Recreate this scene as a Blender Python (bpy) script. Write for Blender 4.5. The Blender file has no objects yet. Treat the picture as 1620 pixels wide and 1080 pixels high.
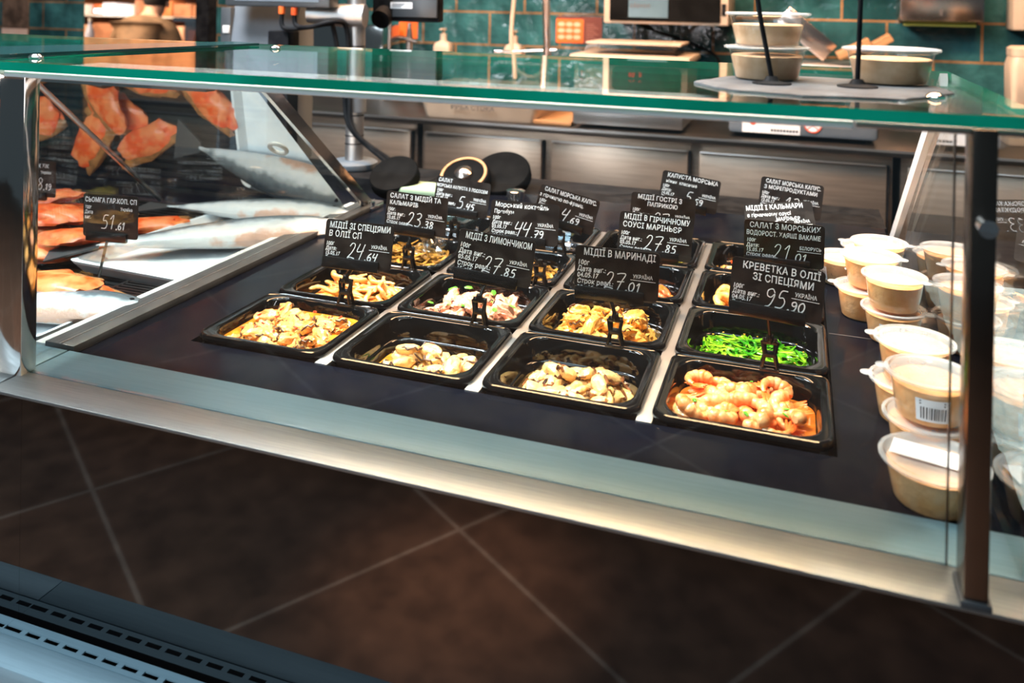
import bpy, bmesh, math, random
from mathutils import Vector, Matrix, Euler, noise

# ------------------------------------------------------------------ camera, world, lights, exposure
SC = bpy.context.scene
COL = SC.collection
DECK = 0.87                       # height of the counter deck above the floor; everything below is given relative to the deck

CAM = dict(x=0.6959, y=-0.8506, z=0.4187, yaw=0.3292, pitch=0.0065, roll=0.0181, u0=810.0, v0=7.8158, f=1331.34)


def cam_axes():
    y, p, r = CAM['yaw'], CAM['pitch'], CAM['roll']
    f = Vector((-math.sin(y) * math.cos(p), math.cos(y) * math.cos(p), -math.sin(p)))
    rt = Vector((math.cos(y), math.sin(y), 0))
    up = rt.cross(f)
    return f, math.cos(r) * rt + math.sin(r) * up, -math.sin(r) * rt + math.cos(r) * up


def _ray(u, v):
    f, r, up = cam_axes()
    return f + r * ((u - CAM['u0']) / CAM['f']) - up * ((v - CAM['v0']) / CAM['f'])


CP = Vector((CAM['x'], CAM['y'], CAM['z']))


def at(u, v, y):
    """point of the plane Y = y seen at pixel (u, v)"""
    d = _ray(u, v)
    return CP + d * ((y - CP.y) / d.y)


def on(u, v, z=0.0):
    """point of the plane Z = z seen at pixel (u, v)"""
    d = _ray(u, v)
    return CP + d * ((z - CP.z) / d.z)


cd = bpy.data.cameras.new('camera')
cam = bpy.data.objects.new('camera', cd)
COL.objects.link(cam)
_f, _r, _u = cam_axes()
cam.matrix_world = Matrix.Translation(CP) @ Matrix((_r, _u, -_f)).transposed().to_4x4()
cd.sensor_width = 36.0
cd.lens = CAM['f'] / 1620.0 * 36.0
cd.shift_x = 0.0
cd.shift_y = -(540.0 - CAM['v0']) / 1620.0
cd.clip_start = 0.02
cd.dof.use_dof = True
cd.dof.focus_distance = 1.08
cd.dof.aperture_fstop = 5.0
SC.camera = cam

SC.view_settings.view_transform = 'Standard'
SC.view_settings.look = 'None'
SC.view_settings.gamma = 1.0
SC.view_settings.use_curve_mapping = False
SC.view_settings.exposure = 0.32
SC.cycles.max_bounces = 10
SC.cycles.transparent_max_bounces = 24
SC.cycles.caustics_reflective = False
SC.cycles.caustics_refractive = False
SC.cycles.sample_clamp_indirect = 6.0

w = bpy.data.worlds.new('shop_daylight')
SC.world = w
w.use_nodes = True
bg = w.node_tree.nodes['Background']
bg.inputs[0].default_value = (0.30, 0.42, 0.50, 1)
bg.inputs[1].default_value = 0.16


def area(name, loc, target, size, energy, color, size_y=None):
    l = bpy.data.lights.new(name, 'AREA')
    l.energy = energy
    l.color = color
    l.size = size
    if size_y:
        l.shape = 'RECTANGLE'
        l.size_y = size_y
    o = bpy.data.objects.new(name, l)
    COL.objects.link(o)
    o.location = loc
    o.rotation_euler = (Vector(target) - Vector(loc)).to_track_quat('-Z', 'Y').to_euler()
    return o


def spot(name, loc, target, energy, color, angle=60, blend=0.6, radius=0.05):
    l = bpy.data.lights.new(name, 'SPOT')
    l.energy = energy
    l.color = color
    l.spot_size = math.radians(angle)
    l.spot_blend = blend
    l.shadow_soft_size = radius
    o = bpy.data.objects.new(name, l)
    COL.objects.link(o)
    o.location = loc
    o.rotation_euler = (Vector(target) - Vector(loc)).to_track_quat('-Z', 'Y').to_euler()
    return o


WARM = (1.0, 0.62, 0.34)
SOFTWARM = (1.0, 0.89, 0.75)
COOL = (0.66, 0.86, 1.0)
for _x in (-0.15, 0.35, 0.85):
    spot('ceiling_spot_over_counter', (_x, 0.0, 2.0), (_x, 0.20, 0.0), 150, SOFTWARM, 46, 0.8, 0.05)
area('added_cool_fill_over_counter', (0.3, 0.15, 2.3), (0.3, 0.15, 0.0), 1.8, 24, COOL, 0.7)  # added fill lamp, throws cool light on the ledge
area('added_cool_fill_customer_side', (-0.9, -2.0, 2.0), (0.0, -0.1, -0.2), 1.8, 50, COOL, 0.9)  # added cool fill from the front left, brightens the lower ledge
spot('ceiling_spot_over_floor', (-0.05, -1.3, 2.0), (0.0, -1.15, -0.87), 1250, (1.0, 0.62, 0.40), 15, 1.0, 0.1)
area('ceiling_panel_kitchen', (0.3, 1.0, 1.7), (0.3, 1.75, 0.0), 2.4, 110, (1.0, 0.58, 0.30), 0.4)
area('ceiling_panel_fish', (-0.75, 0.1, 1.7), (-0.5, 0.3, 0.0), 0.9, 88, (0.95, 0.97, 1.0), 0.5)
area('ceiling_panel_hall', (-4.4, 3.0, 1.9), (-4.9, 5.4, 0.1), 1.6, 240, (1.0, 0.72, 0.48), 2.0)

# ------------------------------------------------------------------ materials


def rgba(c):
    return (c[0], c[1], c[2], 1.0)


def mat(name, col, rough=0.5, metal=0.0, col2=None, nscale=8.0, lo=0.4, hi=0.6, bump=0.0, bscale=40.0, spec=0.5,
        trans=0.0, alpha=1.0, emit=None, estr=0.0, sss=0.0, ior=1.45, stretch=None, coat=0.0, rough2=None, detail=4.0):
    m = bpy.data.materials.new(name)
    m.use_nodes = True
    nt = m.node_tree
    n = nt.nodes
    p = n['Principled BSDF']
    p.inputs['Base Color'].default_value = rgba(col)
    p.inputs['Roughness'].default_value = rough
    p.inputs['Metallic'].default_value = metal
    p.inputs['IOR'].default_value = ior
    p.inputs['Specular IOR Level'].default_value = spec
    p.inputs['Transmission Weight'].default_value = trans
    p.inputs['Alpha'].default_value = alpha
    p.inputs['Coat Weight'].default_value = coat
    if coat:
        p.inputs['Coat Roughness'].default_value = 0.05
    if sss:
        p.inputs['Subsurface Weight'].default_value = sss
        p.inputs['Subsurface Radius'].default_value = (0.006, 0.003, 0.0015)
        p.inputs['Subsurface Scale'].default_value = 1.0
    if emit:
        p.inputs['Emission Color'].default_value = rgba(emit)
        p.inputs['Emission Strength'].default_value = estr
    tc = n.new('ShaderNodeTexCoord')
    vec = tc.outputs['Object']
    if stretch:
        mp = n.new('ShaderNodeMapping')
        mp.inputs['Scale'].default_value = stretch
        nt.links.new(vec, mp.inputs[0])
        vec = mp.outputs[0]
    if col2 is not None or rough2 is not None:
        nz = n.new('ShaderNodeTexNoise')
        nz.inputs['Scale'].default_value = nscale
        nz.inputs['Detail'].default_value = detail
        nt.links.new(vec, nz.inputs['Vector'])
        mr = n.new('ShaderNodeMapRange')
        mr.inputs[1].default_value = lo
        mr.inputs[2].default_value = hi
        nt.links.new(nz.outputs[0], mr.inputs[0])
        if col2 is not None:
            mx = n.new('ShaderNodeMix')
            mx.data_type = 'RGBA'
            mx.inputs[6].default_value = rgba(col)
            mx.inputs[7].default_value = rgba(col2)
            nt.links.new(mr.outputs[0], mx.inputs[0])
            nt.links.new(mx.outputs[2], p.inputs['Base Color'])
        if rough2 is not None:
            m2 = n.new('ShaderNodeMapRange')
            m2.inputs[3].default_value = rough
            m2.inputs[4].default_value = rough2
            nt.links.new(mr.outputs[0], m2.inputs[0])
            nt.links.new(m2.outputs[0], p.inputs['Roughness'])
    if bump:
        nb = n.new('ShaderNodeTexNoise')
        nb.inputs['Scale'].default_value = bscale
        nb.inputs['Detail'].default_value = 3.0
        nt.links.new(vec, nb.inputs['Vector'])
        b = n.new('ShaderNodeBump')
        b.inputs['Strength'].default_value = bump
        b.inputs['Distance'].default_value = 0.004
        nt.links.new(nb.outputs[0], b.inputs['Height'])
        nt.links.new(b.outputs[0], p.inputs['Normal'])
    return m


def glass(name, tint=(0.93, 0.97, 0.96), f0=0.045, film=0.0, rough=0.0):
    """thin clear pane: see-through plus a mirror term that grows towards grazing angles (Schlick)"""
    m = bpy.data.materials.new(name)
    m.use_nodes = True
    nt = m.node_tree
    n = nt.nodes
    n.clear()
    out = n.new('ShaderNodeOutputMaterial')
    tr = n.new('ShaderNodeBsdfTransparent')
    tr.inputs[0].default_value = rgba(tint)
    gl = n.new('ShaderNodeBsdfGlossy')
    gl.inputs['Roughness'].default_value = rough
    gl.inputs[0].default_value = (1, 1, 1, 1)
    geo = n.new('ShaderNodeNewGeometry')
    dot = n.new('ShaderNodeVectorMath')
    dot.operation = 'DOT_PRODUCT'
    nt.links.new(geo.outputs['Normal'], dot.inputs[0])
    nt.links.new(geo.outputs['Incoming'], dot.inputs[1])

    def mth(op, a, b=None):
        x = n.new('ShaderNodeMath')
        x.operation = op
        for i, s in enumerate((a, b)):
            if s is None:
                continue
            if isinstance(s, (int, float)):
                x.inputs[i].default_value = s
            else:
                nt.links.new(s, x.inputs[i])
        return x.outputs[0]
    c = mth('ABSOLUTE', dot.outputs['Value'])
    s5 = mth('POWER', mth('SUBTRACT', 1.0, c), 5.0)
    base = max(f0, film)
    fac = mth('ADD', mth('MULTIPLY', s5, 1.0 - base), base)
    mix = n.new('ShaderNodeMixShader')
    nt.links.new(fac, mix.inputs[0])
    nt.links.new(tr.outputs[0], mix.inputs[1])
    nt.links.new(gl.outputs[0], mix.inputs[2])
    nt.links.new(mix.outputs[0], out.inputs[0])
    return m


def floor_tiles(name):
    m = mat(name, (0.30, 0.19, 0.135), rough=0.45)
    nt = m.node_tree
    n = nt.nodes
    p = n['Principled BSDF']
    tc = n['Texture Coordinate']
    mp = n.new('ShaderNodeMapping')
    a = math.radians(34.2)
    s = 1 / 0.685
    # turn the tile grid by 34 degrees so that a crossing of joints lies at (-0.061, -1.335)
    cx, cy = -0.061, -1.335
    mp.vector_type = 'TEXTURE'
    mp.inputs['Location'].default_value = (cx, cy, 0)
    mp.inputs['Rotation'].default_value = (0, 0, a)
    nt.links.new(tc.outputs['Object'], mp.inputs[0])
    br = n.new('ShaderNodeTexBrick')
    br.offset = 0.0
    br.inputs['Scale'].default_value = 1.0
    br.inputs['Brick Width'].default_value = 0.685
    br.inputs['Row Height'].default_value = 0.685
    br.inputs['Mortar Size'].default_value = 0.006
    br.inputs['Mortar Smooth'].default_value = 0.2
    br.inputs['Color1'].default_value = (0.17, 0.095, 0.062, 1)
    br.inputs['Color2'].default_value = (0.145, 0.088, 0.060, 1)
    br.inputs['Mortar'].default_value = (0.34, 0.27, 0.22, 1)
    nt.links.new(mp.outputs[0], br.inputs['Vector'])
    nz = n.new('ShaderNodeTexNoise')
    nz.inputs['Scale'].default_value = 14.0
    nz.inputs['Detail'].default_value = 6.0
    nt.links.new(mp.outputs[0], nz.inputs['Vector'])
    mr = n.new('ShaderNodeMapRange')
    mr.inputs[1].default_value = 0.3
    mr.inputs[2].default_value = 0.7
    mr.inputs[3].default_value = 0.6
    mr.inputs[4].default_value = 1.25
    nt.links.new(nz.outputs[0], mr.inputs[0])
    mx = n.new('ShaderNodeMix')
    mx.data_type = 'RGBA'
    mx.blend_type = 'MULTIPLY'
    mx.inputs[0].default_value = 1.0
    nt.links.new(br.outputs[0], mx.inputs[6])
    nt.links.new(mr.outputs[0], mx.inputs[7])
    nt.links.new(mx.outputs[2], p.inputs['Base Color'])
    return m


def wall_tiles(name):
    """glazed teal handmade tiles in running bond with ochre joints; the wall lies in the XZ plane"""
    m = mat(name, (0.05, 0.16, 0.17), rough=0.13)
    nt = m.node_tree
    n = nt.nodes
    p = n['Principled BSDF']
    tc = n['Texture Coordinate']
    sp = n.new('ShaderNodeSeparateXYZ')
    cb = n.new('ShaderNodeCombineXYZ')
    nt.links.new(tc.outputs['Object'], sp.inputs[0])
    ax = n.new('ShaderNodeMath')
    ax.operation = 'ADD'
    ax.inputs[1].default_value = -0.69 + 30.0
    az = n.new('ShaderNodeMath')
    az.operation = 'ADD'
    az.inputs[1].default_value = -0.365 + 13.5
    nt.links.new(sp.outputs[0], ax.inputs[0])
    nt.links.new(sp.outputs[2], az.inputs[0])
    nt.links.new(ax.outputs[0], cb.inputs[0])
    nt.links.new(az.outputs[0], cb.inputs[1])
    br = n.new('ShaderNodeTexBrick')
    br.offset = 0.5
    br.inputs['Scale'].default_value = 1.0
    br.inputs['Brick Width'].default_value = 0.30
    br.inputs['Row Height'].default_value = 0.135
    br.inputs['Mortar Size'].default_value = 0.0045
    br.inputs['Mortar Smooth'].default_value = 0.1
    br.inputs['Color1'].default_value = (0.008, 0.038, 0.042, 1)
    br.inputs['Color2'].default_value = (0.032, 0.115, 0.12, 1)
    br.inputs['Mortar'].default_value = (0.22, 0.12, 0.055, 1)
    nt.links.new(cb.outputs[0], br.inputs['Vector'])
    nz = n.new('ShaderNodeTexNoise')
    nz.inputs['Scale'].default_value = 9.0
    nz.inputs['Detail'].default_value = 5.0
    nt.links.new(cb.outputs[0], nz.inputs['Vector'])
    mr = n.new('ShaderNodeMapRange')
    mr.inputs[1].default_value = 0.3
    mr.inputs[2].default_value = 0.7
    mr.inputs[3].default_value = 0.45
    mr.inputs[4].default_value = 1.5
    nt.links.new(nz.outputs[0], mr.inputs[0])
    mx = n.new('ShaderNodeMix')
    mx.data_type = 'RGBA'
    mx.blend_type = 'MULTIPLY'
    mx.inputs[0].default_value = 1.0
    nt.links.new(br.outputs[0], mx.inputs[6])
    nt.links.new(mr.outputs[0], mx.inputs[7])
    nt.links.new(mx.outputs[2], p.inputs['Base Color'])
    b = n.new('ShaderNodeBump')
    b.inputs['Strength'].default_value = 1.0
    b.inputs['Distance'].default_value = 0.022
    nt.links.new(nz.outputs[0], b.inputs['Height'])
    nt.links.new(b.outputs[0], p.inputs['Normal'])
    return m


M = {}
M['floor'] = floor_tiles('brown_floor_tiles')
M['wall'] = wall_tiles('teal_glazed_tiles')
M['dark_wall'] = mat('dark_painted_wall', (0.02, 0.018, 0.017), 0.5, col2=(0.03, 0.027, 0.025))
M['steel'] = mat('brushed_steel', (0.62, 0.63, 0.63), 0.32, 1.0, col2=(0.54, 0.55, 0.56), nscale=30, stretch=(1, 40, 40), rough2=0.38)
M['steel_rail'] = mat('satin_steel_ledge', (0.34, 0.37, 0.38), 0.36, 0.9, col2=(0.30, 0.33, 0.34), nscale=20, stretch=(1, 30, 30), rough2=0.46)
M['cool_lit_ledge'] = mat('cool_lit_satin_ledge', (0.125, 0.215, 0.26), 0.42, 0.3, col2=(0.11, 0.195, 0.235), nscale=16, stretch=(1, 20, 20))  # the steel's cool reflection is put into this blue
M['bumper'] = mat('cool_lit_satin_bumper', (0.36, 0.52, 0.60), 0.45, 0.1, col2=(0.33, 0.48, 0.56), nscale=16, stretch=(1, 20, 20))  # cool light put into the colour, paler because little light reaches it
M['fridge'] = mat('fridge_steel', (0.46, 0.36, 0.285), 0.36, 0.9, col2=(0.38, 0.30, 0.24), nscale=7, stretch=(1, 1, 14))
M['polished'] = mat('polished_steel', (0.52, 0.48, 0.45), 0.10, 1.0, bump=0.12, bscale=18)
M['dull_steel'] = mat('dull_steel', (0.42, 0.42, 0.42), 0.45, 1.0, col2=(0.36, 0.36, 0.37), nscale=12)
M['black_panel'] = mat('black_glass_panel', (0.004, 0.004, 0.005), 0.03, ior=1.62, col2=(0.006, 0.005, 0.005), nscale=3)
M['deck'] = mat('black_deck', (0.003, 0.004, 0.008), 0.12, col2=(0.005, 0.006, 0.009), nscale=14, rough2=0.20, spec=0.06)
M['rubber'] = mat('grey_profile', (0.045, 0.045, 0.045), 0.4, col2=(0.06, 0.06, 0.06), nscale=40)
M['pan'] = mat('black_pan_plastic', (0.003, 0.003, 0.003), 0.06, col2=(0.005, 0.0045, 0.0045), nscale=20, rough2=0.10, ior=1.5)
M['clip'] = mat('black_clip_plastic', (0.007, 0.007, 0.007), 0.22, col2=(0.011, 0.010, 0.010), nscale=30)
M['card'] = mat('chalkboard_card', (0.010, 0.007, 0.006), 0.36, spec=0.35, col2=(0.020, 0.016, 0.014), nscale=40, rough2=0.45)
M['chalk'] = mat('white_chalk_ink', (0.80, 0.84, 0.86), 0.6, col2=(0.66, 0.72, 0.75), nscale=200)
M['clear'] = glass('clear_glass', (0.97, 0.98, 0.98), 0.04)
M['top_glass'] = glass('tinted_top_glass', (0.90, 0.945, 0.94), 0.05)
M['side_glass'] = glass('side_glass', (0.93, 0.97, 0.97), 0.06)
M['mirror_glass'] = glass('reflective_sliding_glass', (0.55, 0.60, 0.60), 0.05, 0.55, 0.03)
M['edge'] = mat('green_glass_edge', (0.0, 0.27, 0.15), 0.15, col2=(0.0, 0.38, 0.23), nscale=9)
M['alu'] = mat('white_aluminium', (0.80, 0.80, 0.80), 0.35, 0.15, col2=(0.72, 0.73, 0.74), nscale=14)
M['dark_steel'] = mat('dark_bronze_steel', (0.16, 0.13, 0.11), 0.25, 1.0, col2=(0.12, 0.10, 0.085), nscale=14)
M['led'] = mat('led_strip', (1, 1, 1), 0.5, emit=(1.0, 0.97, 0.93), estr=24.0)
M['chrome'] = mat('chrome', (0.75, 0.75, 0.76), 0.12, 1.0, bump=0.05, bscale=30)
M['orange'] = mat('orange_print', (0.85, 0.16, 0.02), 0.5, col2=(0.75, 0.13, 0.02))
M['black'] = mat('black_plastic', (0.007, 0.007, 0.008), 0.5, spec=0.05, col2=(0.016, 0.016, 0.017), nscale=30)
M['matte'] = mat('matte_black', (0.006, 0.006, 0.006), 0.8, spec=0.0, col2=(0.009, 0.009, 0.009), nscale=20)
M['worktop'] = mat('dark_worktop_steel', (0.11, 0.095, 0.085), 0.35, 0.9, col2=(0.085, 0.075, 0.065), nscale=9)
M['cream'] = mat('cream_plastic', (0.52, 0.40, 0.30), 0.4, col2=(0.46, 0.35, 0.26), nscale=9)
M['grey_plastic'] = mat('grey_plastic', (0.15, 0.17, 0.195), 0.42, col2=(0.13, 0.15, 0.17), nscale=12)
M['dark_grey'] = mat('dark_grey_plastic', (0.05, 0.055, 0.06), 0.4, col2=(0.04, 0.045, 0.05), nscale=12)
M['white'] = mat('white_plastic', (0.75, 0.73, 0.70), 0.4, col2=(0.66, 0.64, 0.60), nscale=9)
M['foam'] = mat('white_foam_tray', (0.80, 0.82, 0.84), 0.6, col2=(0.70, 0.74, 0.78), nscale=18)
M['ink'] = mat('dark_ink', (0.05, 0.045, 0.045), 0.6, col2=(0.08, 0.07, 0.07))
M['cup'] = glass('clear_cup_plastic', (0.98, 0.97, 0.96), 0.04, 0.0, 0.10)
M['lid'] = mat('frosted_lid', (0.86, 0.86, 0.84), 0.26, alpha=0.34, col2=(0.76, 0.79, 0.80), nscale=50)
M['pate'] = mat('fish_paste', (0.88, 0.42, 0.15), 0.55, col2=(0.90, 0.50, 0.23), nscale=60, bump=0.3, bscale=160)
M['pate_herb'] = mat('herbed_fish_paste', (0.80, 0.48, 0.25), 0.55, col2=(0.20, 0.12, 0.06), nscale=330, lo=0.60, hi=0.72)
M['pate_pale'] = mat('pale_fish_salad', (0.70, 0.46, 0.28), 0.5, col2=(0.52, 0.30, 0.15), nscale=50, lo=0.35, hi=0.65)
M['label'] = mat('white_paper_label', (0.82, 0.83, 0.85), 0.55, col2=(0.75, 0.76, 0.78), nscale=30)
M['slate'] = mat('slate_board', (0.03, 0.035, 0.042), 0.6, col2=(0.07, 0.08, 0.09), nscale=22, lo=.35, hi=.65, bump=0.9, bscale=34)
M['wood'] = mat('pale_wood', (0.45, 0.24, 0.11), 0.5, col2=(0.34, 0.17, 0.07), nscale=6, stretch=(1, 12, 12))
M['copper_steel'] = mat('warm_steel', (0.62, 0.50, 0.44), 0.2, 1.0, bump=0.1, bscale=8)
# food
M['mussel'] = mat('mussel_meat', (0.82, 0.46, 0.14), 0.14, col2=(0.60, 0.17, 0.02), nscale=70, lo=0.46, hi=0.70, bump=0.6, bscale=160, sss=0.12, coat=0.5)
M['mussel_pale'] = mat('pale_mussel_meat', (0.82, 0.52, 0.20), 0.14, col2=(0.46, 0.18, 0.04), nscale=70, lo=0.52, hi=0.72, bump=0.6, bscale=150, sss=0.12, coat=0.5)
M['mussel_pink'] = mat('pink_seafood_meat', (0.82, 0.44, 0.28), 0.14, col2=(0.60, 0.18, 0.10), nscale=110, lo=0.55, hi=0.72, bump=0.6, bscale=170, sss=0.12, coat=0.5)
M['mussel_gold'] = mat('golden_mussel_meat', (0.82, 0.44, 0.10), 0.14, col2=(0.50, 0.19, 0.02), nscale=95, lo=0.50, hi=0.7, bump=0.6, bscale=160, sss=0.12, coat=0.5)
M['mussel_red'] = mat('red_spiced_mussel_meat', (0.55, 0.13, 0.02), 0.22, col2=(0.20, 0.03, 0.01), nscale=90, lo=0.45, hi=0.7, bump=0.3, bscale=160)
M['frill'] = mat('dark_mussel_frill', (0.045, 0.018, 0.010), 0.3, col2=(0.14, 0.06, 0.03), nscale=90)
M['shell'] = mat('mussel_shell_rim', (0.30, 0.10, 0.03), 0.18, col2=(0.04, 0.015, 0.01), nscale=60)
M['squid'] = mat('orange_squid', (0.88, 0.36, 0.06), 0.18, col2=(0.86, 0.52, 0.20), nscale=60, bump=0.35, bscale=140, sss=0.12, coat=0.5)
M['squid_ring'] = mat('golden_squid_ring', (0.86, 0.52, 0.16), 0.25, col2=(0.75, 0.36, 0.08), nscale=60, bump=0.2, bscale=140, sss=0.12)
M['shrimp'] = mat('cooked_shrimp', (0.86, 0.22, 0.045), 0.12, col2=(0.88, 0.44, 0.17), nscale=75, lo=0.38, hi=0.62, bump=0.25, bscale=130, sss=0.15, coat=0.5)
M['shrimp_tail'] = mat('orange_shrimp_tail', (0.85, 0.14, 0.02), 0.25, col2=(0.80, 0.22, 0.05), nscale=90)
M['wakame'] = mat('green_wakame', (0.02, 0.20, 0.004), 0.14, col2=(0.22, 0.46, 0.015), nscale=50, lo=0.42, hi=0.6)
M['kelp'] = mat('golden_seaweed', (0.13, 0.065, 0.012), 0.16, col2=(0.34, 0.18, 0.03), nscale=60, lo=0.4, hi=0.62)
M['kelp_green'] = mat('olive_seaweed', (0.10, 0.10, 0.015), 0.22, col2=(0.22, 0.19, 0.03), nscale=60)
M['herb'] = mat('green_herb', (0.07, 0.28, 0.02), 0.3, col2=(0.12, 0.40, 0.04), nscale=90)
M['oil'] = mat('golden_oil', (0.50, 0.24, 0.02), 0.04, col2=(0.62, 0.34, 0.05), nscale=40)
M['oil_red'] = mat('red_chilli_oil', (0.62, 0.17, 0.01), 0.05, col2=(0.72, 0.30, 0.03), nscale=90, bump=0.2, bscale=200)
M['oil_dark'] = mat('dark_marinade', (0.06, 0.035, 0.012), 0.04, col2=(0.10, 0.06, 0.02), nscale=40)
M['oil_green'] = mat('green_marinade', (0.03, 0.12, 0.006), 0.05, col2=(0.05, 0.18, 0.01), nscale=60)
M['oil_shrimp'] = mat('orange_marinade', (0.45, 0.10, 0.01), 0.04, col2=(0.55, 0.16, 0.02), nscale=40)
M['chilli'] = mat('red_chilli', (0.60, 0.04, 0.01), 0.3, col2=(0.70, 0.10, 0.02), nscale=200)
M['clearbox'] = glass('clear_box_plastic', (0.86, 0.90, 0.93), 0.08, 0.16, 0.06)
M['salmon'] = mat('smoked_salmon', (0.78, 0.09, 0.012), 0.3, col2=(0.85, 0.24, 0.08), nscale=40, lo=0.42, hi=0.6, bump=0.2, bscale=80)
M['skin_gold'] = mat('smoked_fish_skin', (0.42, 0.18, 0.06), 0.25, col2=(0.20, 0.09, 0.03), nscale=40, lo=0.4, hi=0.65)
M['fish_belly'] = mat('silver_fish', (0.78, 0.78, 0.78), 0.25, col2=(0.70, 0.58, 0.50), nscale=22, lo=0.5, hi=0.7, bump=0.2, bscale=220)
M['ice'] = mat('crushed_ice', (0.26, 0.35, 0.39), 0.25, col2=(0.16, 0.24, 0.28), nscale=50, bump=0.8, bscale=90)
M['jacket'] = mat('tan_jacket', (0.19, 0.115, 0.065), 0.8, col2=(0.13, 0.08, 0.045), nscale=12, bump=0.4, bscale=14)
M['cap'] = mat('black_knit_cap', (0.012, 0.012, 0.015), 0.9, col2=(0.02, 0.02, 0.024), nscale=60)
M['trousers'] = mat('dark_trousers', (0.02, 0.022, 0.03), 0.8, col2=(0.03, 0.032, 0.04))
M['skin'] = mat('skin', (0.55, 0.32, 0.23), 0.5, col2=(0.50, 0.28, 0.20), nscale=30)
M['green_tray'] = mat('pale_green_tray', (0.42, 0.56, 0.36), 0.4, col2=(0.38, 0.50, 0.33))


def fish_skin(name):
    m = mat(name, (0.75, 0.74, 0.72), rough=0.25, bump=0.25, bscale=240)
    nt = m.node_tree
    n = nt.nodes
    tc = n['Texture Coordinate']
    sp = n.new('ShaderNodeSeparateXYZ')
    nt.links.new(tc.outputs['Object'], sp.inputs[0])
    nz = n.new('ShaderNodeTexNoise')
    nz.inputs['Scale'].default_value = 45.0
    nt.links.new(tc.outputs['Object'], nz.inputs['Vector'])
    ad = n.new('ShaderNodeMath')
    ad.operation = 'MULTIPLY_ADD'
    ad.inputs[1].default_value = 0.030
    nt.links.new(nz.outputs[0], ad.inputs[0])
    nt.links.new(sp.outputs[1], ad.inputs[2])
    cr = n.new('ShaderNodeValToRGB')
    mr = n.new('ShaderNodeMapRange')
    mr.inputs[1].default_value = -0.035
    mr.inputs[2].default_value = 0.052
    nt.links.new(ad.outputs[0], mr.inputs[0])
    nt.links.new(mr.outputs[0], cr.inputs[0])
    e = cr.color_ramp.elements
    e[0].position, e[0].color = 0.0, (0.72, 0.46, 0.36, 1)
    e[1].position, e[1].color = 1.0, (0.03, 0.04, 0.05, 1)
    for p, c in ((0.12, (0.70, 0.40, 0.28, 1)), (0.22, (0.76, 0.73, 0.70, 1)), (0.50, (0.58, 0.60, 0.62, 1)), (0.64, (0.16, 0.19, 0.21, 1))):
        k = e.new(p)
        k.color = c
    nt.links.new(cr.outputs[0], n['Principled BSDF'].inputs['Base Color'])
    return m


M['fish_belly'] = fish_skin('silver_fish_skin')

# ------------------------------------------------------------------ helpers


def link(name, bm, m, parent=None, world=True, smooth=True, kind=None, label=None):
    me = bpy.data.meshes.new(name)
    bm.normal_update()
    bm.to_mesh(me)
    bm.free()
    ms = m if isinstance(m, (list, tuple)) else [m]
    for x in ms:
        me.materials.append(x)
    if smooth:
        for p in me.polygons:
            p.use_smooth = True
        try:
            me.set_sharp_from_angle(angle=math.radians(38))
        except Exception:
            pass
    o = bpy.data.objects.new(name, me)
    COL.objects.link(o)
    if parent is not None:
        o.parent = parent
        if world:                      # geometry was given in deck coordinates
            q = parent
            off = Vector((0, 0, 0))
            while q is not None:
                off += q.location
                q = q.parent
            me.transform(Matrix.Translation(-off))
    if kind:
        o['kind'] = kind
    if label:
        o['label'] = label
    return o


def tag(o, label, cat, group=None, kind=None):
    o['label'] = label
    o['category'] = cat
    if group:
        o['group'] = group
    if kind:
        o['kind'] = kind
    return o


def thing(name, label, cat, loc=(0, 0, 0), rot=(0, 0, 0), group=None):
    o = bpy.data.objects.new(name, None)
    o.empty_display_size = 0.02
    COL.objects.link(o)
    o.location = loc
    o.rotation_euler = rot
    return tag(o, label, cat, group)


def dup(root, loc, rot=None, label=None, group=None, scale=None):
    r = root.copy()
    COL.objects.link(r)
    r.location = loc
    if rot is not None:
        r.rotation_euler = rot
    if scale is not None:
        r.scale = scale
    if label:
        r['label'] = label
    if group:
        r['group'] = group
    for ch in list(root.children):
        c = ch.copy()
        COL.objects.link(c)
        c.parent = r
        for g in list(ch.children):
            d = g.copy()
            COL.objects.link(d)
            d.parent = c
    return r


def box(bm, x0, x1, y0, y1, z0, z1, bev=0.0, mtx=None, mi=0, seg=2):
    r = bmesh.ops.create_cube(bm, size=1.0)
    vs = r['verts']
    for v in vs:
        v.co = Vector((x0 + (v.co.x + 0.5) * (x1 - x0), y0 + (v.co.y + 0.5) * (y1 - y0), z0 + (v.co.z + 0.5) * (z1 - z0)))
    if bev > 0:
        es = list({e for v in vs for e in v.link_edges})
        rb = bmesh.ops.bevel(bm, geom=es, offset=bev, segments=seg, affect='EDGES', profile=0.5)
        vs = list({v for f in rb['faces'] for v in f.verts} | {v for v in vs if v.is_valid})
    fs = {f for v in vs for f in v.link_faces}
    for f in fs:
        f.material_index = mi
    if mtx is not None:
        for v in vs:
            v.co = mtx @ v.co
    return vs


def B(name, m, parent, *dims, bev=0.0, mtx=None, world=True, label=None, kind=None):
    bm = bmesh.new()
    box(bm, *dims, bev=bev, mtx=mtx)
    return link(name, bm, m, parent, world, smooth=bev > 0, label=label, kind=kind)


def rrect(hw, hd, r, n=6):
    pts = []
    for cx, cy, a0 in ((hw - r, hd - r, 0), (-hw + r, hd - r, 90), (-hw + r, -hd + r, 180), (hw - r, -hd + r, 270)):
        for i in range(n + 1):
            a = math.radians(a0 + 90 * i / n)
            pts.append((cx + r * math.cos(a), cy + r * math.sin(a)))
    return pts


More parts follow.
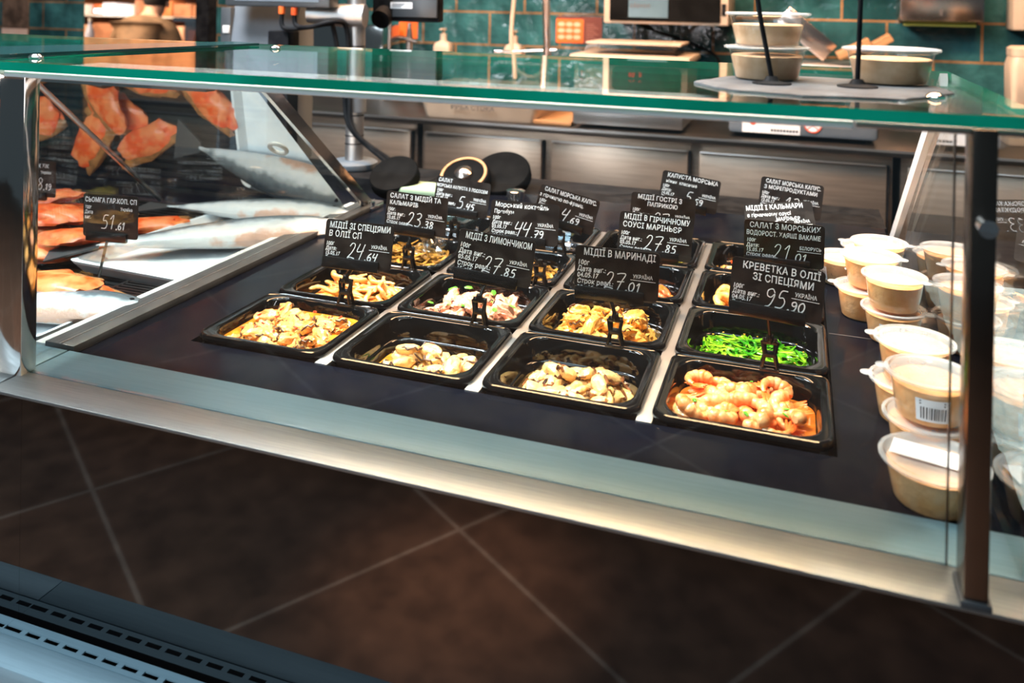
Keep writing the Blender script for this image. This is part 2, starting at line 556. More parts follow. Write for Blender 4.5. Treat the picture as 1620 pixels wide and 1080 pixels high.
def loft(bm, loops, cap0=False, cap1=False, closed=True, mi=0):
    vl = [[bm.verts.new(p) for p in lp] for lp in loops]
    k = len(vl[0])
    for a, b in zip(vl[:-1], vl[1:]):
        for i in range(k if closed else k - 1):
            j = (i + 1) % k
            f = bm.faces.new((a[i], a[j], b[j], b[i]))
            f.material_index = mi
    if cap0:
        f = bm.faces.new(list(reversed(vl[0])))
        f.material_index = mi
    if cap1:
        f = bm.faces.new(vl[-1])
        f.material_index = mi
    return vl


def lathe(bm, prof, n=32, cx=0, cy=0, sx=1.0, sy=1.0, cap0=True, cap1=True, mi=0):
    loops = [[(cx + sx * r * math.cos(2 * math.pi * i / n), cy + sy * r * math.sin(2 * math.pi * i / n), z) for i in range(n)] for r, z in prof]
    return loft(bm, loops, cap0, cap1, mi=mi)


def tube(bm, pts, r, n=10, cap=True, rads=None, flat=1.0, mi=0):
    pts = [Vector(p) for p in pts]
    loops = []
    prev = None
    for i, p in enumerate(pts):
        d = (pts[min(i + 1, len(pts) - 1)] - pts[max(i - 1, 0)])
        if d.length < 1e-9:
            d = Vector((0, 0, 1))
        d.normalize()
        if prev is None:
            a = Vector((0, 0, 1)) if abs(d.z) < 0.9 else Vector((1, 0, 0))
            s = d.cross(a).normalized()
        else:
            s = prev - d * prev.dot(d)
            s.normalize()
        prev = s
        t = d.cross(s)
        rr = rads[i] if rads else r
        loops.append([p + (s * math.cos(2 * math.pi * k / n) + t * math.sin(2 * math.pi * k / n) * flat) * rr for k in range(n)])
    return loft(bm, loops, cap, cap, mi=mi)


def ribbon(bm, pts, wd, thick=0.0004, up=(0, 0, 1)):
    tube(bm, pts, wd / 2, 6, True, None, 0.25)


def blob(bm, sx, sy, sz, seed, amp=0.25, freq=2.0, sub=3, loc=(0, 0, 0), mi=0):
    r = bmesh.ops.create_icosphere(bm, subdivisions=sub, radius=1.0)
    off = Vector((seed * 3.1, seed * 1.7, seed * 5.3))
    for v in r['verts']:
        k = 1 + amp * noise.noise(v.co * freq + off) + 0.5 * amp * noise.noise(v.co * freq * 2.3 + off)
        v.co = Vector((v.co.x * sx * k, v.co.y * sy * k, v.co.z * sz * k)) + Vector(loc)
    for f in {f for v in r['verts'] for f in v.link_faces}:
        f.material_index = mi
    return r['verts']


def smoothpath(ctrl, n=8):
    """Catmull-Rom through the control points"""
    c = [Vector(p) for p in ctrl]
    c = [c[0] * 2 - c[1]] + c + [c[-1] * 2 - c[-2]]
    out = []
    for i in range(1, len(c) - 2):
        for k in range(n):
            t = k / n
            a, b, d, e = c[i - 1], c[i], c[i + 1], c[i + 2]
            out.append(0.5 * ((2 * b) + (d - a) * t + (2 * a - 5 * b + 4 * d - e) * t * t + (3 * b - a - 3 * d + e) * t ** 3))
    out.append(c[-2])
    return out


# ------------------------------------------------------------------ lettering
_tc = {}


def text_geo(bm, s, x, z, size, xs=0.82, weight=0.018, wob=0.0, slant=0.0, y=0.0, just='LEFT', mi=0, flip=False, maxw=0):
    """flat letters in the XZ plane facing -Y; x is the left (or centre) edge, z the base line"""
    key = (s, weight)
    if key not in _tc:
        cu = bpy.data.curves.new('t', 'FONT')
        cu.body = s
        cu.size = 1.0
        cu.offset = weight
        cu.resolution_u = 3
        cu.space_character = 1.06
        o = bpy.data.objects.new('t', cu)
        COL.objects.link(o)
        dg = bpy.context.evaluated_depsgraph_get()
        me = bpy.data.meshes.new_from_object(o.evaluated_get(dg))
        vs = [v.co.copy() for v in me.vertices]
        fs = [tuple(p.vertices) for p in me.polygons]
        bpy.data.meshes.remove(me)
        bpy.data.objects.remove(o)
        bpy.data.curves.remove(cu)
        _tc[key] = (vs, fs)
    vs, fs = _tc[key]
    if not vs:
        return 0
    wd = max(v.x for v in vs)
    if maxw and wd * size * xs > maxw:
        xs = maxw / (wd * size)
    x0 = x - (wd * size * xs / 2 if just == 'CENTER' else 0)
    off = Vector((hash(s) % 97 if False else len(s) * 3.7, z * 900, x * 700))
    nv = []
    for v in vs:
        q = Vector((v.x * 1.3, 0, 0)) + off
        dz = wob * noise.noise(q) + wob * 0.35 * noise.noise(Vector((v.x * 4, v.y * 4, 0)) + off)
        dx = wob * 0.5 * noise.noise(Vector((v.x * 3, v.y * 3, 7)) + off)
        px = (v.x + dx + slant * v.y) * size * xs
        pz = (v.y + dz) * size
        if flip:
            px = wd * size * xs - px
        nv.append(bm.verts.new((x0 + px, y, z + pz)))
    for f in fs:
        try:
            fc = bm.faces.new([nv[i] for i in f])
            fc.material_index = mi
        except ValueError:
            pass
    return wd * size * xs


DIG = {
    '0': [[(.30, 1), (.08, .8), (.02, .4), (.15, .05), (.38, .02), (.56, .3), (.58, .7), (.42, .98), (.28, 1)]],
    '1': [[(.10, .70), (.38, 1), (.34, .5), (.30, 0)]],
    '2': [[(.05, .78), (.2, .98), (.42, .95), (.45, .72), (.28, .35), (.02, .02), (.2, .08), (.62, .02)]],
    '3': [[(.08, .92), (.35, 1), (.52, .85), (.42, .62), (.22, .54), (.45, .46), (.55, .22), (.36, 0), (.05, .06)]],
    '4': [[(.16, 1), (.02, .52), (.30, .50), (.56, .58)], [(.58, 1), (.46, .5), (.34, -.05)]],
    '5': [[(.58, .98), (.22, .95), (.14, .58), (.40, .58), (.54, .34), (.40, .04), (.02, .02)]],
    '6': [[(.50, .96), (.20, .70), (.06, .32), (.20, .02), (.46, .06), (.52, .32), (.34, .48), (.08, .34)]],
    '7': [[(.02, .92), (.30, .98), (.60, .94), (.42, .50), (.24, -.05)], [(.12, .46), (.60, .50)]],
    '8': [[(.46, .86), (.26, 1), (.10, .82), (.28, .56), (.52, .30), (.36, .02), (.10, .10), (.14, .36), (.42, .60), (.50, .84), (.44, .88)]],
    '9': [[(.52, .78), (.34, .98), (.08, .88), (.10, .60), (.34, .52), (.52, .72), (.50, .4), (.36, .06), (.08, -.04)]],
    '.': [[(.06, .05), (.14, .05), (.14, -.02), (.06, -.02), (.06, .05)]],
}


def strokes(bm, s, x, z, h, wd, y=0.0, slant=0.15, adv=0.66, narrow=0.85):
    """digits drawn with a round chalk pen"""
    for ch in s:
        if ch == ' ':
            x += h * 0.3
            continue
        for st in DIG.get(ch, []):
            pts = [Vector((x + (px + slant * (pz - 0.2)) * h * narrow, y, z + pz * h)) for px, pz in st]
            if len(pts) > 2:
                pts = smoothpath(pts, 5)
            prev = None
            for i in range(len(pts)):
                d = pts[min(i + 1, len(pts) - 1)] - pts[max(i - 1, 0)]
                if d.length < 1e-9:
                    continue
                d.normalize()
                nrm = Vector((-d.z, 0, d.x)) * (wd / 2)
                a = bm.verts.new(pts[i] + nrm)
                b = bm.verts.new(pts[i] - nrm)
                if prev:
                    bm.faces.new((prev[1], b, a, prev[0]))
                prev = (a, b)
        x += h * narrow * (0.34 if ch == '.' else adv + 0.04)
    return x

# ------------------------------------------------------------------ the room
FZ = -DECK
fl = B('floor', M['floor'], None, -7, 4, -5, 7, FZ - 0.1, FZ)
fl['kind'] = 'structure'
WY = 2.40
o = B('wall_back', M['wall'], None, -1.86, 3.0, WY, WY + 0.12, FZ, 1.9)
o['kind'] = 'structure'
o = B('wall_back_left', M['wall'], None, -4.2, -2.66, WY, WY + 0.015, FZ, 1.9)
o['kind'] = 'structure'
o = B('wall_far', M['dark_wall'], None, -7.0, 3.0, 6.6, 6.7, FZ, 2.4)
o['kind'] = 'structure'
o = B('trim_1', M['black'], None, -1.93, -1.86, WY - 0.06, WY + 0.13, FZ, 1.9)       # black end post of the tiled wall
o['kind'] = 'structure'

# ------------------------------------------------------------------ salad counter
XL, XR = -0.105, 0.861            # end panes
YB = 0.66                         # foot of the rear struts
GZ = 0.335                        # underside of the glass top
PW, PD, GX, PY = 0.176, 0.162, 0.0107, 0.1673
NROW = 4
WELL_Y = NROW * PY - 0.004


def colx(c):
    return c * (PW + GX)


WX = 4 * PW + 3 * GX
case = thing('salad_counter', 'refrigerated glass salad counter with black deck, steel front ledge and glass top', 'display counter', (0.38, 0.2, FZ))


def part(name, m, *d, bev=0.0, parent=None, label=None, kind=None, mtx=None):
    return B(name, m, parent or case, *d, bev=bev, label=label, kind=kind, mtx=mtx)


# deck: black plate with the opening for the pans, each strip of it welded into one mesh
bm = bmesh.new()
for d in ((XL + 0.004, -0.002, -0.0858, 0.90), (WX + 0.002, XR - 0.004, -0.0858, 0.90), (-0.002, WX + 0.002, -0.0858, -0.003), (-0.002, WX + 0.002, WELL_Y + 0.002, 0.90)):
    box(bm, d[0], d[1], d[2], d[3], -0.016, -0.006)
deck = link('deck', bm, M['deck'], case, smooth=False)
bm = bmesh.new()                  # hairline joint in the deck right of the pans
box(bm, WX + 0.004, XR - 0.006, 0.312, 0.3135, -0.0062, -0.0056)
link('deck_joint', bm, M['ink'], deck, smooth=False)
bm = bmesh.new()                  # well
for d in ((-0.004, WX + 0.004, -0.004, WELL_Y, -0.092, -0.088), (-0.004, 0.0, -0.004, WELL_Y, -0.088, -0.016), (WX, WX + 0.004, -0.004, WELL_Y, -0.088, -0.016),
          (-0.004, WX + 0.004, -0.006, -0.002, -0.088, -0.016), (-0.004, WX + 0.004, WELL_Y, WELL_Y + 0.004, -0.088, -0.016)):
    box(bm, *d)
link('well', bm, M['black'], case, smooth=False)
for c in range(3):
    x = colx(c) + PW
    part('support_bar', M['dull_steel'], x - 0.003, x + GX + 0.003, -0.004, WELL_Y, -0.014, -0.0045, bev=0.001)
# front ledge in two steel strips with a step between them
part('front_ledge', M['cool_lit_ledge'], XL, XR + 0.012, -0.1444, -0.0858, -0.016, -0.001, bev=0.0012)
bm = bmesh.new()
box(bm, XL, XR + 0.012, -0.1905, -0.1452, -0.0045, -0.001, bev=0.0012)
link('ledge_nosing', bm, M['steel_rail'], case)
part('front_panel', M['black_panel'], XL - .0024, XR + 0.012, -0.147, -0.137, -0.295, -0.0048)
part('case_body', M['black'], XL, XR + 0.012, -0.136, 0.92, FZ + 0.10, -0.094)
part('plinth', M['dark_grey'], XL, XR, -0.10, 0.85, FZ, FZ + 0.10)
# lower bumper with two rows of air slots
LZ = -0.272
SL, SP = 0.0185, 0.0260


def air_grille(xa, xb, parent):
    bm = bmesh.new()
    box(bm, xa, xb, -0.1605, -0.1515, LZ - 0.0015, LZ)
    box(bm, xa, xb, -0.1715, -0.1660, LZ - 0.0015, LZ)
    x = xa + 0.004
    while x < xb:
        box(bm, min(x + SL, xb - .001), min(x + SP, xb), -0.1660, -0.1605, LZ - 0.0015, LZ)
        x += SP
    return link('air_grille', bm, M['bumper'], parent, smooth=False)


air_grille(XL - .0024, XR + .012, case)
part('bumper', M['bumper'], XL - .0024, XR + 0.012, -0.207, -0.1720, LZ - 0.030, LZ + 0.001, bev=0.002)
part('bumper_body', M['black'], XL, XR + 0.012, -0.200, -0.150, LZ - 0.12, LZ - 0.030)

# glass top, LED bar under its front edge
def pane(name, m, verts_box, edge_axes, parent=case, thick=None):
    """thin box: large faces clear glass, the narrow edge faces green"""
    bm = bmesh.new()
    box(bm, *verts_box)
    bm.normal_update()
    for f in bm.faces:
        n = f.normal
        ax = max(range(3), key=lambda i: abs(n[i]))
        f.material_index = 1 if ax in edge_axes else 0
    return link(name, bm, [m, M['edge']], parent, smooth=False)


pane('glass_top', M['top_glass'], (XL + 0.002, XR, -0.19, 0.24, GZ, GZ + 0.009), (0, 1))
pane('front_glass', M['clear'], (XL + 0.001, 0.8085, -0.147, -0.142, 0.0, GZ - 0.002), ())
part('glass_edge_trim', M['dark_steel'], 0.8080, 0.8090, -0.1475, -0.1415, 0.0, GZ - 0.004)
part('lamp_bar', M['alu'], XL + 0.01, 0.735, -0.186, -0.055, GZ - 0.0070, GZ - 0.0008, bev=0.0012)
part('edge_profile', M['dull_steel'], 0.737, XR, -0.184, -0.158, GZ - 0.0060, GZ - 0.0008, bev=0.0010)
part('lamp', M['led'], XL + 0.02, 0.728, -0.172, -0.156, GZ - 0.0084, GZ - 0.0071, label='glowing warm white lamp strip')
# front posts
part('post', M['polished'], -0.1335, -0.0975, -0.158, -0.138, -0.001, GZ - 0.001, bev=0.001)
pr = part('post', M['dark_steel'], 0.8125, 0.8285, -0.190, -0.160, -0.001, GZ - 0.001, bev=0.0015)
part('post_foot', M['dark_grey'], 0.8105, 0.8305, -0.192, -0.158, -0.001, 0.004, bev=0.001, parent=pr)
bm = bmesh.new()
tube(bm, [(0.8205, -0.205, 0.268), (0.8205, -0.190, 0.268)], 0.0065, 16, rads=[0.0062, 0.0065])
link('clamp_screw', bm, M['chrome'], pr)
# bolts fixing the glass top
for u, v in ((57, 92), (436, 77), (1479, 156)):
    p = on(u, v, GZ + 0.009)
    bm = bmesh.new()
    lathe(bm, [(0.008, GZ + 0.009), (0.008, GZ + 0.011), (0.005, GZ + 0.0135), (0.0, GZ + 0.014)], 16, p.x, p.y, cap1=False)
    link('glass_bolt', bm, M['chrome'], case)
# end panes: trapezoids with a leaning rear edge, rails and struts
def end_pane(x, name, y1b=YB, y0=-0.140):
    bm = bmesh.new()
    prof = [(y0, 0.0), (y1b, 0.0), (0.235, GZ - 0.003), (y0, GZ - 0.003)]
    l0 = [(x - 0.003, y, z) for y, z in prof]
    l1 = [(x + 0.003, y, z) for y, z in prof]
    loft(bm, [l0, l1], False, False, mi=0)
    bm.faces.new([bm.verts.new(p) for p in reversed(l0)]).material_index = 0
    bm.faces.new([bm.verts.new(p) for p in l1]).material_index = 0
    bmesh.ops.remove_doubles(bm, verts=bm.verts, dist=1e-6)
    bmesh.ops.recalc_face_normals(bm, faces=bm.faces)
    return link(name, bm, [M['side_glass'], M['edge']], case, smooth=False)


end_pane(XL - 0.022, 'end_glass')
end_pane(XR, 'end_glass')
# floor profile of the left end pane: white strip for reflected light, steel line, grey rubber
rail = part('glass_rail', M['rubber'], -0.1435, -0.0995, -0.085, YB + 0.03, -0.006, 0.004, bev=0.001)
part('rail_strip', M['steel'], -0.1210, -0.1195, -0.085, YB + 0.03, 0.004, 0.0048, parent=rail)
part('rail_glint', M['white'], -0.1590, -0.1437, -0.085, YB, -0.006, 0.001, parent=rail)  # white stands in for light reflected off perforated steel
for xs_, nm in ((XL - 0.010, 'strut'), (XR - 0.006, 'strut')):
    yb = YB + (0.0 if xs_ < 0 else 0.10)
    bm = bmesh.new()
    a, b = Vector((xs_, yb, -0.004)), Vector((xs_, 0.225, GZ - 0.002))
    d = (b - a).normalized()
    s = Vector((0, d.z, -d.y)) * 0.011
    t = Vector((0.004, 0, 0))
    loft(bm, [[a - s - t, a - s + t, a + s + t, a + s - t], [b - s - t, b - s + t, b + s + t, b + s - t]], True, True)
    st = link(nm, bm, M['polished'] if xs_ < 0 else M['alu'], case, smooth=False)  # right strut in paler metal, standing in for the warm light it reflects
    bm = bmesh.new()
    box(bm, xs_ - 0.016, xs_ + 0.020, yb - 0.030, yb + 0.022, -0.006, 0.003, bev=0.001)
    tube(bm, [(xs_ + 0.012, yb - 0.012, 0.002), (xs_ + 0.012, yb - 0.012, 0.010)], 0.006, 12)
    link('strut_foot', bm, M['chrome'], st)

# ------------------------------------------------------------------ pans
LOOPS_OLD = [(.0868, .0798, .0165, -.0060), (.0880, .0810, .0175, -.0040), (.0880, .0810, .0175, -.0010), (.0866, .0796, .0170, .0020), (.0846, .0776, .0165, .0026),
         (.0830, .0760, .0160, .0014), (.0815, .0745, .0165, .0012), (.0740, .0665, .0230, .0014), (.0718, .0643, .0250, .0006), (.0706, .0631, .0260, -.0020),
         (.0690, .0615, .0280, -.0200), (.0682, .0607, .0285, -.0228), (.0662, .0587, .0290, -.0236), (.0652, .0577, .0285, -.0255), (.0610, .0535, .0270, -.0560),
         (.0590, .0515, .0250, -.0610), (.0550, .0475, .0220, -.0625)]

LOOPS = [(.0868, .0798, .0165, -.0060), (.0880, .0810, .0175, -.0040), (.0880, .0810, .0175, -.0010), (.0866, .0796, .0170, .0020), (.0848, .0778, .0165, .0026),
         (.0834, .0764, .0165, .0014), (.0822, .0752, .0170, .0012), (.0785, .0715, .0240, .0014), (.0768, .0698, .0270, .0006), (.0756, .0686, .0290, -.0020),
         (.0738, .0668, .0300, -.0220), (.0730, .0660, .0300, -.0250), (.0712, .0642, .0300, -.0258), (.0702, .0632, .0295, -.0275), (.0660, .0590, .0280, -.0560),
         (.0640, .0570, .0260, -.0610), (.0600, .0530, .0230, -.0625)]


def pan_mesh():
    bm = bmesh.new()
    loft(bm, [[(x, y, z) for x, y in rrect(a, b, r, 7)] for a, b, r, z in LOOPS], False, True)
    # outside skin, slightly wider than the basin
    out = [(.0868, .0798, .0165, -.0060), (.0782, .0712, .026, -.0062), (.0760, .0690, .029, -.026), (.0690, .0620, .029, -.0600), (.0620, .0550, .024, -.0655)]
    loft(bm, [[(x, y, z) for x, y in reversed(rrect(a, b, r, 7))] for a, b, r, z in out], False, True)
    bmesh.ops.remove_doubles(bm, verts=bm.verts, dist=1e-5)
    return bm


PANLAB = {
    (0, 0): 'black plastic pan of oily spiced mussels at the left end of the front row',
    (1, 0): 'half empty black pan of mussels with lemon, second from left in the front row',
    (2, 0): 'black pan of dark-rimmed marinated mussels, third from left in the front row',
    (3, 0): 'black plastic pan of pink shrimp at the right end of the front row',
    (0, 1): 'black plastic pan of orange squid strips behind the leftmost front pan',
    (1, 1): 'black pan of pinkish seafood mix with green herbs in the second row',
    (2, 1): 'black pan of cream mussels in mustard sauce in the second row',
    (3, 1): 'black plastic pan of bright green seaweed salad behind the shrimp',
    (0, 2): 'black pan of golden seaweed with a crumpled clear bag, third row left',
    (1, 2): 'black pan of golden seaweed salad half hidden by cards, third row second column',
    (2, 2): 'black pan of red spiced mussels half hidden by a card, third row',
    (3, 2): 'black pan of golden squid rings behind the green seaweed pan',
    (0, 3): 'black pan holding clear plastic boxes at the left end of the back row',
    (1, 3): 'black pan holding clear plastic boxes, second from left in the back row',
    (2, 3): 'black pan of olive seaweed in the back row, third from left',
    (3, 3): 'black pan of mixed mussels with red bits at the right end of the back row',
}
pan0 = None
PAN = {}
for (c, r), lab in PANLAB.items():
    loc = (colx(c) + PW / 2, r * PY + PD / 2, 0)
    if pan0 is None:
        pan0 = link('food_pan', pan_mesh(), M['pan'])
        o = pan0
    else:
        o = dup(pan0, loc)
    o.location = loc
    tag(o, lab, 'food pan', 'black food pans in the salad counter')
    PAN[(c, r)] = Vector(loc)

# ------------------------------------------------------------------ food
RNG = random.Random(11)


def basin(z):
    """half width, half depth and corner radius of the basin at height z"""
    lv = LOOPS[9:]
    for a, b in zip(lv[:-1], lv[1:]):
        if b[3] <= z <= a[3]:
            t = (a[3] - z) / max(1e-9, a[3] - b[3])
            return [a[i] + (b[i] - a[i]) * t for i in range(3)]
    return lv[-1][:3]


def liquid(key, z, m, name, label):
    hw, hd, r = basin(z)
    bm = bmesh.new()
    loops = []
    for s, dz in ((0.995, 0.0), (0.7, -0.0003), (0.35, 0.0002)):
        loops.append([(x * s, y * s, dz) for x, y in rrect(hw - .0003, hd - .0003, r, 6)])
    loft(bm, loops, False, True)
    hw2, hd2, r2 = basin(z - 0.012)
    loft(bm, [[(x, y, -0.012) for x, y in rrect(hw2 - .0004, hd2 - .0004, r2, 6)], [(x, y, 0) for x, y in rrect(hw - .0003, hd - .0003, r, 6)]], True, False)
    bmesh.ops.remove_doubles(bm, verts=bm.verts, dist=1e-4)
    o = link(name, bm, m)
    o.location = PAN[key] + Vector((0, 0, z))
    tag(o, label, 'marinade', kind='stuff')
    return o


def frill_mesh(sx, sy, seed, wob=0.0012, rr=.0011):
    bm = bmesh.new()
    pts = []
    for i in range(15):
        a = math.radians(-25 + 230 * i / 14)
        k = 1 + 0.08 * noise.noise(Vector((i * 0.9, seed * 2.0, 0)))
        pts.append((sx * k * math.cos(a), sy * k * math.sin(a), wob * 1.4 * math.sin(i * 2.1 + seed)))
    tube(bm, pts, rr, 6)
    return bm


def make_mussels(m, frill, count=3, sx=.0155, sy=.0098, sz=.0068, name='mussel', child='frill', amp=.30, rr=.0011, grow=.98):
    out = []
    for k in range(count):
        bm = bmesh.new()
        vs = blob(bm, sx, sy, sz, 3 + k * 1.37 + sx * 900, amp, 1.9, 3)
        for v in vs:                    # two plump lobes with a crease between them
            v.co.z *= 1.0 - 0.42 * math.exp(-(v.co.y / (sy * .22)) ** 2) * (1 if v.co.x > -sx * .3 else .3)
            v.co.y += 0.25 * sy * math.sin(v.co.x / sx * 2.2)
        o = link(name, bm, m)
        if frill:
            link(child, frill_mesh(sx * grow, sy * grow, k, rr=rr), M[frill], o, world=False, label='dark frilled rim' if child == 'frill' else 'dark brown shell rim')
        out.append(o)
    return out


def scatter(key, z, nx, ny, fx=1.0, fy=1.0, jit=0.35, cx=0.0, cy=0.0, skip=0.0):
    hw, hd, r = basin(z)
    hw, hd = (hw - .011) * fx, (hd - .010) * fy
    pts = []
    for j in range(ny):
        for i in range(nx):
            u = (i + .5 + (0.25 if j % 2 else -0.25) + RNG.uniform(-jit, jit)) / nx * 2 - 1
            v = (j + .5 + RNG.uniform(-jit, jit)) / ny * 2 - 1
            u = max(-1, min(1, u))
            if abs(u) > .82 and abs(v) > .82:
                u *= .85
                v *= .85
            if RNG.random() < skip:
                continue
            pts.append((cx + u * hw, cy + v * hd))
    return pts


def heap(key, protos, layers, label, cat, group, tilt=0.5, smin=.85, smax=1.15):
    """single pieces laid in layers; the first use moves the prototypes themselves"""
    k = 0
    for z, pts in layers:
        for x, y in pts:
            p = protos[k % len(protos)]
            loc = PAN[key] + Vector((x, y, z))
            rot = (RNG.uniform(-tilt, tilt), RNG.uniform(-tilt, tilt), RNG.uniform(0, 6.28))
            s = RNG.uniform(smin, smax)
            if k < len(protos):
                p.location = loc
                p.rotation_euler = rot
                p.scale = (s, s, s)
                tag(p, label, cat, group)
            else:
                dup(p, loc, rot, label, group, (s, s, s))
            k += 1


def flecks(key, z, pts, m, name, label, cat, group, size=(.004, .0022, .0008)):
    bm = bmesh.new()
    blob(bm, size[0], size[1], size[2], 4.2, .5, 1.5, 2)
    p = link(name, bm, m)
    heap(key, [p], [(z, pts)], label, cat, group, 0.4, .7, 1.4)


# pan 1, front row: spiced mussels in red oil, filled nearly to the rim
k = (0, 0)
liquid(k, -.0130, M['oil_red'], 'chilli_oil', 'red chilli oil around the mussels in the leftmost front pan')
heap(k, make_mussels(M['mussel'], 'frill', 3, .0140, .0092, .0064, amp=.36, rr=.0012, grow=1.0),
     [(-.0145, scatter(k, -.0255, 6, 5)), (-.0060, scatter(k, -.022, 5, 4, .82, .80))],
     'cream spiced mussel in the leftmost pan of the front row', 'mussel', 'spiced mussels in the leftmost front pan')
flecks(k, -.0010, scatter(k, -.022, 5, 4, .9, .85), M['chilli'], 'chilli_flake', 'red chilli flake lying on the mussels in the leftmost front pan', 'chilli flake', 'chilli flakes in the leftmost front pan', (.0035, .0018, .0009))
# pan 2, front row: few mussels in golden oil, low in the pan
k = (1, 0)
liquid(k, -.0385, M['oil'], 'lemon_oil', 'golden oil around the few mussels in the second front pan')
heap(k, make_mussels(M['mussel_pale'], 'frill', 3, .0160, .0102, .0070, amp=.20, rr=.0013, grow=1.03),
     [(-.0355, scatter(k, -.045, 6, 5, .95, .92)), (-.0250, [(-.032, .010), (-.018, .018), (.004, .014), (-.026, -.006), (.034, .004), (.016, -.012)]), (-.0160, [(-.028, .012), (.000, .018)])],
     'pale mussel in golden oil in the second pan of the front row', 'mussel', 'mussels in the half empty front pan')
flecks(k, -.0295, scatter(k, -.045, 3, 3, .9, .8), M['herb'], 'herb_flake', 'green herb piece on the mussels in the second front pan', 'herb', 'herb pieces in the second front pan')
# pan 3, front row: dark-rimmed mussels
k = (2, 0)
liquid(k, -.0340, M['oil_dark'], 'marinade', 'dark marinade below the mussels in the third front pan')
heap(k, make_mussels(M['mussel_pale'], 'shell', 3, .0165, .0102, .0074, child='shell', amp=.14, rr=.0017, grow=1.06),
     [(-.0310, scatter(k, -.042, 6, 5, .97, .94)), (-.0210, scatter(k, -.034, 5, 4, .84, .76)), (-.0110, [(-.028, .010), (-.008, .004), (.010, .014), (.030, -.008), (.036, .014)])],
     'plump mussel with dark rim in the third pan of the front row', 'mussel', 'dark-rimmed mussels in the third front pan', .75)
# pan 4, front row: shrimp


def shrimp(seed, sweep=195, R=.0170):
    bm = bmesh.new()
    pts, rads = [], []
    n = 46
    for i in range(n):
        t = i / (n - 1)
        a = math.radians(sweep * t)
        rr = R * (1 - 0.12 * t)
        pts.append((rr * math.cos(a), rr * math.sin(a), 0.004 * math.sin(t * 3 + seed)))
        seg = 0.80 + 0.20 * abs(math.sin(t * math.pi * 6.5)) ** .6
        prof = min(1.0, 0.55 + t * 3.2) * (1 - 0.70 * max(0, t - .18) / .82)
        rads.append(.0090 * seg * prof)
    tube(bm, pts, 1, 14, True, rads)
    o = link('shrimp', bm, M['shrimp'])
    a = math.radians(sweep)
    d = Vector((-math.sin(a), math.cos(a), 0))
    e = Vector(pts[-1])
    bm = bmesh.new()
    for s in (-1, -.3, .4, 1):
        side = Vector((d.y, -d.x, 0)) * s * .006
        tube(bm, [e - d * .003, e + d * .007 + side * .7, e + d * .017 + side * 1.3], 1, 8, True, [.0024, .0032, .0010], 0.45)
    link('tail', bm, M['shrimp_tail'], o, world=False, label='orange tail fan')
    return o


k = (3, 0)
liquid(k, -.0250, M['oil_shrimp'], 'marinade', 'orange marinade around the shrimp in the rightmost front pan')
heap(k, [shrimp(0), shrimp(1.4, 165, .0190), shrimp(2.7, 225, .0158)],
     [(-.0215, scatter(k, -.034, 4, 3, .86, .80, .2)), (-.0130, scatter(k, -.026, 4, 4, .90, .86, .2)), (-.0045, scatter(k, -.022, 4, 3, .84, .74, .2))],
     'pink curled shrimp in the rightmost pan of the front row', 'shrimp', 'shrimp in the rightmost front pan', .30, .85, 1.08)
flecks(k, -.0020, scatter(k, -.022, 4, 3, .9, .85), M['herb'], 'herb_flake', 'green herb piece among the pink shrimp', 'herb', 'herb pieces among the shrimp')
# pan 1, second row: orange squid


def strip(seed, L=.05, r=.0038, m='squid', name='squid_strip'):
    rg = random.Random(seed)
    c = [(-L / 2, rg.uniform(-.01, .01), 0), (-L / 6, rg.uniform(-.012, .012), rg.uniform(0, .004)), (L / 6, rg.uniform(-.012, .012), rg.uniform(-.002, .004)), (L / 2, rg.uniform(-.012, .012), 0)]
    pts = smoothpath(c, 7)
    bm = bmesh.new()
    n = len(pts)
    tube(bm, pts, r, 10, True, [r * (0.55 + 0.6 * math.sin(math.pi * (i + 1) / (n + 1)) + .12 * math.sin(i * 1.7 + seed)) for i in range(n)], .6)
    return link(name, bm, M[m])


def ring(seed, R=.0125, r=.0042, m='squid_ring', name='squid_ring'):
    bm = bmesh.new()
    pts = []
    n = 28
    for i in range(n):
        a = 2 * math.pi * i / n
        q = R * (1 + .12 * math.sin(2 * a + seed) + .05 * math.sin(5 * a + seed))
        pts.append(Vector((q * math.cos(a), q * math.sin(a), .0015 * math.sin(3 * a + seed))))
    loops = []
    for i, p in enumerate(pts):
        d = (pts[(i + 1) % n] - pts[i - 1]).normalized()
        s = Vector((d.y, -d.x, 0))
        rr = r * (1 + .15 * math.sin(i * 1.3 + seed))
        loops.append([p + s * math.cos(2 * math.pi * q / 10) * rr + Vector((0, 0, 1)) * math.sin(2 * math.pi * q / 10) * rr for q in range(10)])
    loops.append(loops[0])
    loft(bm, loops)
    bmesh.ops.remove_doubles(bm, verts=bm.verts, dist=1e-6)
    return link(name, bm, M[m])


k = (0, 1)
liquid(k, -.0270, M['oil'], 'squid_marinade', 'orange marinade around the squid strips in the second row')
heap(k, [strip(1), strip(5, .042), strip(9, .055, .0034)],
     [(-.0230, scatter(k, -.034, 5, 4, .88, .9)), (-.0165, scatter(k, -.026, 4, 4, .82, .82)), (-.0110, scatter(k, -.022, 4, 3, .7, .65))],
     'orange squid strip in the pan behind the leftmost front pan', 'squid', 'orange squid strips in the second row', .35)
heap(k, [ring(.5, .0150, .0036, 'squid'), ring(2.2, .0125, .0036, 'squid')], [(-.0060, [(-.036, .012), (.020, .022)]), (-.0085, [(-.016, .018), (.044, .000)])],
     'orange squid ring on the squid strips in the second row', 'squid ring', 'orange squid rings on the strips', .7)
